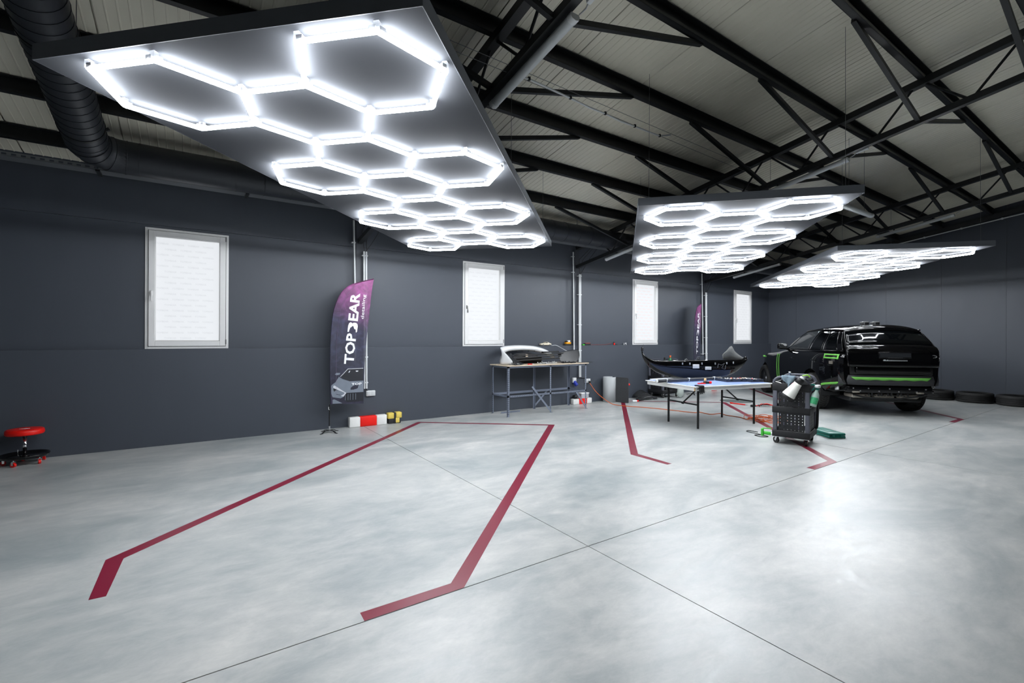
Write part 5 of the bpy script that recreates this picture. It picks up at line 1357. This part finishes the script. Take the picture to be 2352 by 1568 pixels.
for x in (0.0, 2.93):
    for s_ in (1, -1):
        c = MB(); c.cyl((x, s_ * 0.60, 0.40), (x, s_ * 1.2, 0.40), 0.445, 40); c.box((x - 0.445, min(s_ * 0.60, s_ * 1.2), 0.0), (x + 0.445, max(s_ * 0.60, s_ * 1.2), 0.40)) if False else None
        co = c.build('cut', None); cuts.append(co)
        md = body.modifiers.new('b', 'BOOLEAN'); md.operation = 'DIFFERENCE'; md.solver = 'EXACT'; md.object = co
dg = bpy.context.evaluated_depsgraph_get(); dg.update()
me2 = bpy.data.meshes.new_from_object(body.evaluated_get(dg))
bpy.data.objects.remove(body)
for c in cuts: bpy.data.objects.remove(c)
me2.materials.clear(); me2.materials.append(M_PAINT)
me2.polygons.foreach_set('material_index', [0] * len(me2.polygons))
me2.polygons.foreach_set('use_smooth', [True] * len(me2.polygons)); me2.set_sharp_from_angle(angle=math.radians(32))
me2.name = 'body_shell'; shell = link('body_shell', me2, car)
for x in (0.0, 2.93):     # dark liners inside the arches
    for s_ in (1, -1):
        r = []
        for k in range(17):
            a = PI * (-0.05 + 1.1 * k / 16); r.append([(x + 0.438 * math.cos(a), s_ * 0.60, 0.40 + 0.438 * math.sin(a)), (x + 0.438 * math.cos(a), s_ * (abs(side_y(x, 0.75)) - 0.03), 0.40 + 0.438 * math.sin(a))])
        MB().grid(r).build('arch_liner', M_DARK, car)
# --- cabin: belt rail and roof rail
def belt(t, s_=1): x = -1.0 + 2.62 * t; return V((x, s_ * (0.80 + 0.10 * min(1, t * 5) - 0.02 * max(0, t - 0.7) / 0.3), 1.245 - 0.03 * max(0, t - 0.6) / 0.4))
def rrail(t, s_=1): x = -0.70 + 1.66 * t; return V((x, s_ * (0.655 + 0.045 * math.sin(PI * min(1, t * 1.0))), 1.645 + 0.035 * math.sin(PI * min(1, 0.12 + t * 0.8)) - 0.0 * t))
def ruled(t0, t1, s_, n=10, z0=0.0, z1=1.0, out=0.0):
    r = []
    for k in range(n + 1):
        t = t0 + (t1 - t0) * k / n; a, b_ = belt(t, s_), rrail(t, s_); row = []
        for j in range(7):
            f = z0 + (z1 - z0) * j / 6; p = a.lerp(b_, f); row.append((p.x, p.y + s_ * (0.030 * math.sin(PI * f) + out), p.z))
        r.append(row)
    return r
for s_ in (1, -1):
    for t0, t1, nm, mt in ((0.0, 0.06, 'pillar', M_PAINT), (0.06, 0.235, 'quarter_window', M_GLASS), (0.235, 0.262, 'pillar', M_PAINT), (0.262, 0.475, 'rear_door_window', M_GLASS),
                           (0.475, 0.502, 'pillar', M_PAINT), (0.502, 0.945, 'front_door_window', M_GLASSF), (0.945, 1.0, 'pillar', M_PAINT)):
        MB().grid(ruled(t0, t1, s_, 12), flip=(s_ > 0)).build(nm, mt, car, solid=0.008)
    MB().tube([belt(t / 30, s_) + V((0, s_ * 0.006, 0.004)) for t in range(1, 30)], 0.006, 6).build('waist_moulding', M_PAINT, car)
    MB().tube([rrail(t / 30, s_) + V((0, s_ * 0.008, 0.004)) for t in range(0, 31)], 0.016, 8).build('roof_rail', M_PAINT, car)
rows = []
for k in range(31):
    t = k / 30; a = rrail(t); row = []
    for j in range(17):
        f = j / 16 * 2 - 1; z = a.z + (0.115 - 0.02 * t + 0.0) * (1 - abs(f) ** 2.6) * (0.75 + 0.25 * math.sin(PI * (0.1 + 0.8 * t)))
        row.append((a.x + (0.10 * t * t - 0.02) * (1 - f * f), f * a.y, z))
    rows.append(row)
MB().grid(rows, flip=True).build('roof', M_PAINT, car, solid=0.01)
roof_front = rows[-1]; roof_back = rows[0]
def strip(topr, botr, n=8, bulge=0.0):
    return [[tuple(V(a).lerp(V(b_), j / n) + V((bulge * math.sin(PI * j / n), 0, 0))) for a, b_ in zip(topr, botr)] for j in range(n + 1)]
wb_ = []
for j in range(17):
    f = j / 16 * 2 - 1; b1 = belt(1.0); wb_.append((b1.x + 0.24 * (1 - f * f), f * b1.y, 1.205 + 0.0 * f))
MB().grid(strip(roof_front, wb_), flip=True).build('windscreen', M_GLASSF, car, solid=0.006)
# inside: dash, seats, wheel
MB().rbox((1.05, -0.78, 0.95), (1.60, 0.78, 1.235), 0.05).build('dashboard', M_DARK, car)
for y in (0.38, -0.38):
    MB().rbox((0.28, y - 0.22, 1.10), (0.42, y + 0.22, 1.42), 0.05).rbox((0.30, y - 0.12, 1.42), (0.40, y + 0.12, 1.58), 0.04).build('front_seat', M_DARK, car)
MB().tube([(0.92 + 0.05 * math.sin(t), 0.38 + 0.17 * math.cos(t), 1.26 + 0.15 * math.sin(t)) for t in [2 * PI * k / 20 for k in range(20)]], 0.014, 8, closed=True).build('steering_wheel', M_DARK, car)
MB().box((-0.70, -0.60, 1.24), (-0.02, 0.60, 1.60)).build('cabin_lining', M_DARK, car)
# --- tailgate standing ajar
GT = [(-0.66, 0.640, 1.682, 0.088), (-0.74, 0.650, 1.668, 0.080), (-0.800, 0.655, 1.640, 0.06), (-0.785, 0.665, 1.612, 0.05)]      # roof spoiler
def gate_row(x, w, z, crown, n=24, bow=0.06):
    r = []
    for j in range(n + 1):
        f = j / n * 2 - 1; r.append((x + bow * abs(f) ** 3.0, f * w, z + crown * (1 - abs(f) ** 2.4)))
    return r
MB().grid([gate_row(*g) for g in GT], flip=True).build('roof_spoiler', M_PAINT, car, solid=0.012, subsurf=1)
tg = MB().grid([gate_row(*g) for g in ((-1.03, 0.735, 1.365, 0.022), (-1.075, 0.752, 1.352, 0.015), (-1.115, 0.762, 1.31, 0.01), (-1.140, 0.765, 1.24, 0.0), (-1.145, 0.762, 1.17, 0.0), (-1.145, 0.757, 1.08, 0), (-1.155, 0.752, 1.03, 0), (-1.165, 0.748, 0.985, 0), (-1.14, 0.740, 0.955, 0), (-1.07, 0.72, 0.955, 0))], flip=True).build('tailgate', M_PAINT, car, solid=0.010, subsurf=1)
MB().grid([gate_row(*g) for g in ((-0.785, 0.665, 1.610, 0.05), (-0.86, 0.685, 1.54, 0.042), (-0.95, 0.71, 1.45, 0.032), (-1.035, 0.735, 1.366, 0.022))], flip=True).build('rear_window', M_GLASS, car, solid=0.006)
for s_ in (1, -1):      # gate sides
    gs = [(-0.74, 0.652, 1.665), (-0.80, 0.657, 1.640), (-0.86, 0.685, 1.54), (-1.035, 0.735, 1.365), (-1.11, 0.762, 1.31), (-1.145, 0.765, 1.22), (-1.155, 0.757, 1.08), (-1.16, 0.748, 0.98), (-1.12, 0.735, 0.955)]
    r = [[(x + 0.06 - 0.004, s_ * w, z), (x + 0.11, s_ * (w + 0.004), z), (x + 0.17, s_ * (w - 0.03), z)] for x, w, z in gs]
    MB().grid(r, flip=(s_ < 0)).build('gate_edge', M_PAINT, car, solid=0.006)
M_TRIMS = mat('bright trim', srgb(190, 192, 195), 0.25, 0.9)
pl = MB().rbox((-1.167, -0.27, 1.125), (-1.148, 0.27, 1.245), 0.006).build('plate_holder', M_BLACKGLOSS, tg)
for y0, y1, z0, z1 in ((-0.255, 0.255, 1.148, 1.228),): MB().box((-1.171, y0, z0), (-1.166, y1, z1)).build('plate_recess', M_SATIN, tg)
m = MB()
for k in range(22): m.box((-1.1695, 0.12 - k * 0.0115, 1.131), (-1.1685, 0.128 - k * 0.0115, 1.139))
m.build('plate_strip_lettering', M_TRIMS, pl)
MB().rbox((-1.171, -0.20, 1.075), (-1.150, 0.20, 1.098), 0.005).build('handle_strip', M_TRIMS, tg)
e_ = [(-1.110, -0.655 + 0.052 * math.cos(t), 1.165 + 0.024 * math.sin(t)) for t in [2 * PI * k / 24 for k in range(24)]]
MB().tube(e_, 0.004, 6, closed=True).build('oval_badge', M_TRIMS, tg); MB().add([(-1.108, y, z) for x, y, z in e_], [tuple(range(24))]).build('badge_field', M_SATIN, tg)
# --- behind the missing bumper
MB().rbox((-1.03, -0.70, 0.80), (-0.90, 0.70, 1.22), 0.02).build('rear_panel', M_PAINT, car)
MB().rbox((-1.10, -0.62, 0.845), (-0.98, 0.62, 0.965), 0.02).build('lower_tailgate', M_PAINT, car)
r = []
for k in range(41):
    f = k / 40 * 2 - 1; w = 0.850; x = -1.045 + 0.13 * abs(f) ** 6
    r.append([(x + 0.05, f * w, 0.605), (x, f * w, 0.615), (x - 0.006, f * w, 0.70), (x + 0.004, f * w, 0.79), (x + 0.07, f * w, 0.80)])
MB().grid(r).build('bumper_carrier', M_GREYT, car, solid=0.012)
r = []
for k in range(41):
    f = k / 40 * 2 - 1; w = 0.80; x = -1.062 + 0.13 * abs(f) ** 6; r.append([(x, f * w, 0.705 + 0.006 * math.sin(k)), (x, f * w, 0.760)])
MB().grid(r).build('masking_tape', M_TAPEG, car, solid=0.003)
MB().rbox((-0.99, -0.70, 0.455), (-0.90, 0.70, 0.575), 0.012).build('crash_beam', M_BLACKGLOSS, car)
m = MB()
for k, y in enumerate((0.62, 0.50, 0.36, 0.18, 0.0, -0.15, -0.33, -0.45, -0.60)):
    m.cyl((-0.985, y, 0.54 - 0.05 * (k % 2)), (-1.0, y, 0.54 - 0.05 * (k % 2)), 0.012, 10)
m.build('bolts', M_ALU, car)
for y in (0.58, -0.50): MB().rbox((-1.02, y - 0.06, 0.455), (-0.985, y + 0.06, 0.485), 0.006).build('bracket', M_RAWM, car)
for y in (0.45, 0.05, -0.36):
    MB().rbox((-0.94, y - 0.17, 0.345), (-0.60, y + 0.17, 0.435), 0.035).build('silencer', M_RAWM, car)
m = MB(); m.tube([(-0.98, 0.62, 0.42), (-0.96, 0.40, 0.36), (-0.97, 0.10, 0.35), (-0.96, -0.2, 0.35), (-0.98, -0.62, 0.43)], 0.016, 8)
for k in range(14): m.box((-0.965, 0.38 - k * 0.055, 0.395), (-0.955, 0.41 - k * 0.055, 0.415 + 0.03 * ((k * 7) % 3)))
m.build('heat_shield_edge', M_DARK, car)
MB().rbox((-0.85, -0.62, 0.27), (3.4, 0.62, 0.36), 0.03).build('underbody', M_DARK, car)
for s_ in (1, -1):
    MB().rbox((-0.98, s_ * 0.66 - 0.06, 0.46), (-0.55, s_ * 0.66 + 0.06, 0.58), 0.01).tube([(-0.96, s_ * 0.74, 0.50), (-0.75, s_ * 0.86, 0.46), (-0.52, s_ * 0.88, 0.47)], 0.014, 8).build('bumper_bracket', M_BLACKGLOSS, car)
    MB().rbox((-0.82, s_ * 0.800 - 0.012, 0.475), (-0.70, s_ * 0.800 + 0.012, 0.565), 0.004).build('white_label', M_WHITEP, car) if s_ > 0 else None
    MB().rbox((-0.98, s_ * 0.72 - 0.05, 0.82), (-0.93, s_ * 0.72 + 0.05, 1.20), 0.015).build('lamp_recess', M_DARK, car)
# --- green tape on the left side
def tape(pts, w, vertical=False, out=0.004):
    r = []
    for x, z in pts:
        if vertical: r.append([(x - w / 2, side_y(x - w / 2, z) + out, z), (x + w / 2, side_y(x + w / 2, z) + out, z)])
        else: r.append([(x, side_y(x, z - w / 2) + out, z - w / 2), (x, side_y(x, z + w / 2) + out, z + w / 2)])
    return MB().grid(r).build('masking_tape', M_TAPEG, car, solid=0.002)
for x in (1.80, 1.925): tape([(x, 0.50 + 0.6 * k / 20) for k in range(21)], 0.055, True)
tape([(1.772 + 0.18 * k / 6, 0.505) for k in range(7)], 0.05)
tape([(-0.52 - 0.40 * k / 10, 1.175) for k in range(11)], 0.028); tape([(-0.52 - 0.40 * k / 10, 1.108) for k in range(11)], 0.028)
for x in (-0.54, -0.90): tape([(x, 1.09 + 0.10 * k / 5) for k in range(6)], 0.035, True)
tape([(-0.42 - 0.54 * k / 16, 0.545 + 0.085 * (k / 16) ** 0.7) for k in range(17)], 0.045, False, 0.006)
MB().rbox((3.02, 0.91, 0.98), (3.06, 0.96, 1.02), 0.006).build('masking_tape', M_TAPEG, car)
MB().box((-0.80, side_y(-0.8, 1.03) - 0.004, 0.99), (-0.70, side_y(-0.7, 1.03) + 0.003, 1.05)).build('hanging_tag', M_RAWM, car)
# --- mirrors, antennas, handles
for s_ in (1, -1):
    MB().rbox((1.30, s_ * 1.06 - 0.11, 1.225), (1.42, s_ * 1.06 + 0.11, 1.375), 0.045, None, 3).build('mirror_housing', M_PAINT, car)
    MB().bar((1.40, s_ * 0.88, 1.215), (1.38, s_ * 1.0, 1.255), 0.06, 0.03).build('mirror_arm', M_PAINT, car)
    MB().box((1.296, s_ * 1.06 - 0.085, 1.245), (1.301, s_ * 1.06 + 0.085, 1.355)).build('mirror_glass', mat('mirror', (0.8, 0.8, 0.82), 0.02, 1.0), car)
    for x in (0.92, -0.12): MB().rbox((x - 0.12, s_ * side_y(x, 1.03) - 0.006, 1.02), (x + 0.12, s_ * side_y(x, 1.03) + 0.004, 1.05), 0.003).build('door_handle', M_PAINT, car)
for y in (0.16, -0.03):
    MB().rbox((-0.52, y - 0.05, 1.745), (-0.40, y + 0.05, 1.842), 0.02).rbox((-0.54, y - 0.035, 1.80), (-0.32, y + 0.035, 1.835), 0.012).build('roof_mount', M_DARK, car)
# --- wheels
def tyre_mesh(R, w, r_in):
    h = w / 2
    return [(r_in, -h * 0.80), (r_in + 0.01, -h * 0.92), (R * 0.80, -h), (R * 0.93, -h * 0.93), (R * 0.985, -h * 0.78), (R - 0.008, -h * 0.5), (R - 0.008, h * 0.5), (R * 0.985, h * 0.78), (R * 0.93, h * 0.93), (R * 0.80, h), (r_in + 0.01, h * 0.92), (r_in, h * 0.80)]
def tread(R, w, n=44):
    m = MB(); h = w / 2
    for k in range(n):
        for j, (y0, y1) in enumerate(((-0.80, -0.46), (-0.40, -0.06), (0.0, 0.34), (0.40, 0.78))):
            a0 = 2 * PI * (k + 0.25 * (j % 2)) / n; a1 = a0 + 2 * PI / n * 0.72; sk = 0.35 * 2 * PI / n * (1 if j < 2 else -1)
            vs = []
            for rr in (R - 0.012, R):
                for a, y in ((a0, y0), (a1, y0), (a1 + sk, y1), (a0 + sk, y1)):
                    q = rr if abs(y) < 0.7 else rr - 0.008
                    vs.append((q * math.cos(a), q * math.sin(a), y * h))
            m.add(vs, [(0, 1, 2, 3), (7, 6, 5, 4), (0, 4, 5, 1), (1, 5, 6, 2), (2, 6, 7, 3), (3, 7, 4, 0)])
    return m
WH = {}
def wheel(x, s_):
    Mw = Matrix.Translation((x, s_ * 0.865, 0.382)) @ Matrix.Rotation(PI / 2, 4, 'X')
    ty = MB().lathe(tyre_mesh(0.380, 0.265, 0.265), 48, Mw).build('wheel', M_RUBBER, car)
    t_ = tread(0.381, 0.265); t2 = MB(); t2.add(t_.v, t_.f, Mw); o = t2.build('tread', M_RUBBER, ty); o['kind'] = 'stuff'
    m = MB().lathe([(0.268, -0.11), (0.255, -0.10), (0.25, 0.0), (0.255, 0.10), (0.268, 0.11)], 40, Mw)
    zf = -s_ * 0.085
    m.lathe([(0.0, zf - 0.012), (0.06, zf - 0.012), (0.06, zf + 0.012), (0.0, zf + 0.012)], 20, Mw); m.build('rim', M_ALLOY, car)
    for k in range(7):
        a = 2 * PI * k / 7; p = Mw @ V((0.05 * math.cos(a), 0.05 * math.sin(a), zf)); q = Mw @ V((0.255 * math.cos(a), 0.255 * math.sin(a), zf))
        MB().bar(p, q, 0.05, 0.025, (0, 1, 0)).build('spoke', M_ALLOY, car)
for x in (0.0, 2.93):
    for s_ in (1, -1): wheel(x, s_)

# ================================================================== tyres lying along the far wall
c0 = onX(2238, 905, 15.33)
TYL = ['worn black tyre lying flat behind the car by the far wall', 'worn black tyre lying flat by the far wall, second out from the car', 'worn black tyre lying flat by the far wall, third out from the car', 'worn black tyre lying flat by the far wall, fourth out from the car']
first = None
for k in range(4):
    loc = (15.33 + 0.02 * (k % 2), c0.y + 0.69 * (1 - k), 0)
    t = thing('tire_casing', TYL[k], 'tyre', loc, 0.7 * k, 'tyres along the far wall')
    Mz = Matrix.Translation((0, 0, 0.118))
    carc = MB().lathe(tyre_mesh(0.335, 0.235, 0.225), 48, Mz).lathe([(0.226, 0.02), (0.30, 0.012), (0.30, 0.225), (0.226, 0.216)], 40) if False else MB().lathe(tyre_mesh(0.335, 0.235, 0.225), 48, Mz)
    carc.lathe([(0.225, 0.212), (0.295, 0.20), (0.318, 0.118), (0.295, 0.036), (0.225, 0.024)], 40)
    co = carc.build('carcass', M_RUBBER, t)
    for z in (0.075, 0.118, 0.16):
        MB().lathe([(0.3355, z - 0.006), (0.327, z - 0.003), (0.327, z + 0.003), (0.3355, z + 0.006)], 40).build('groove', M_DARK, co)
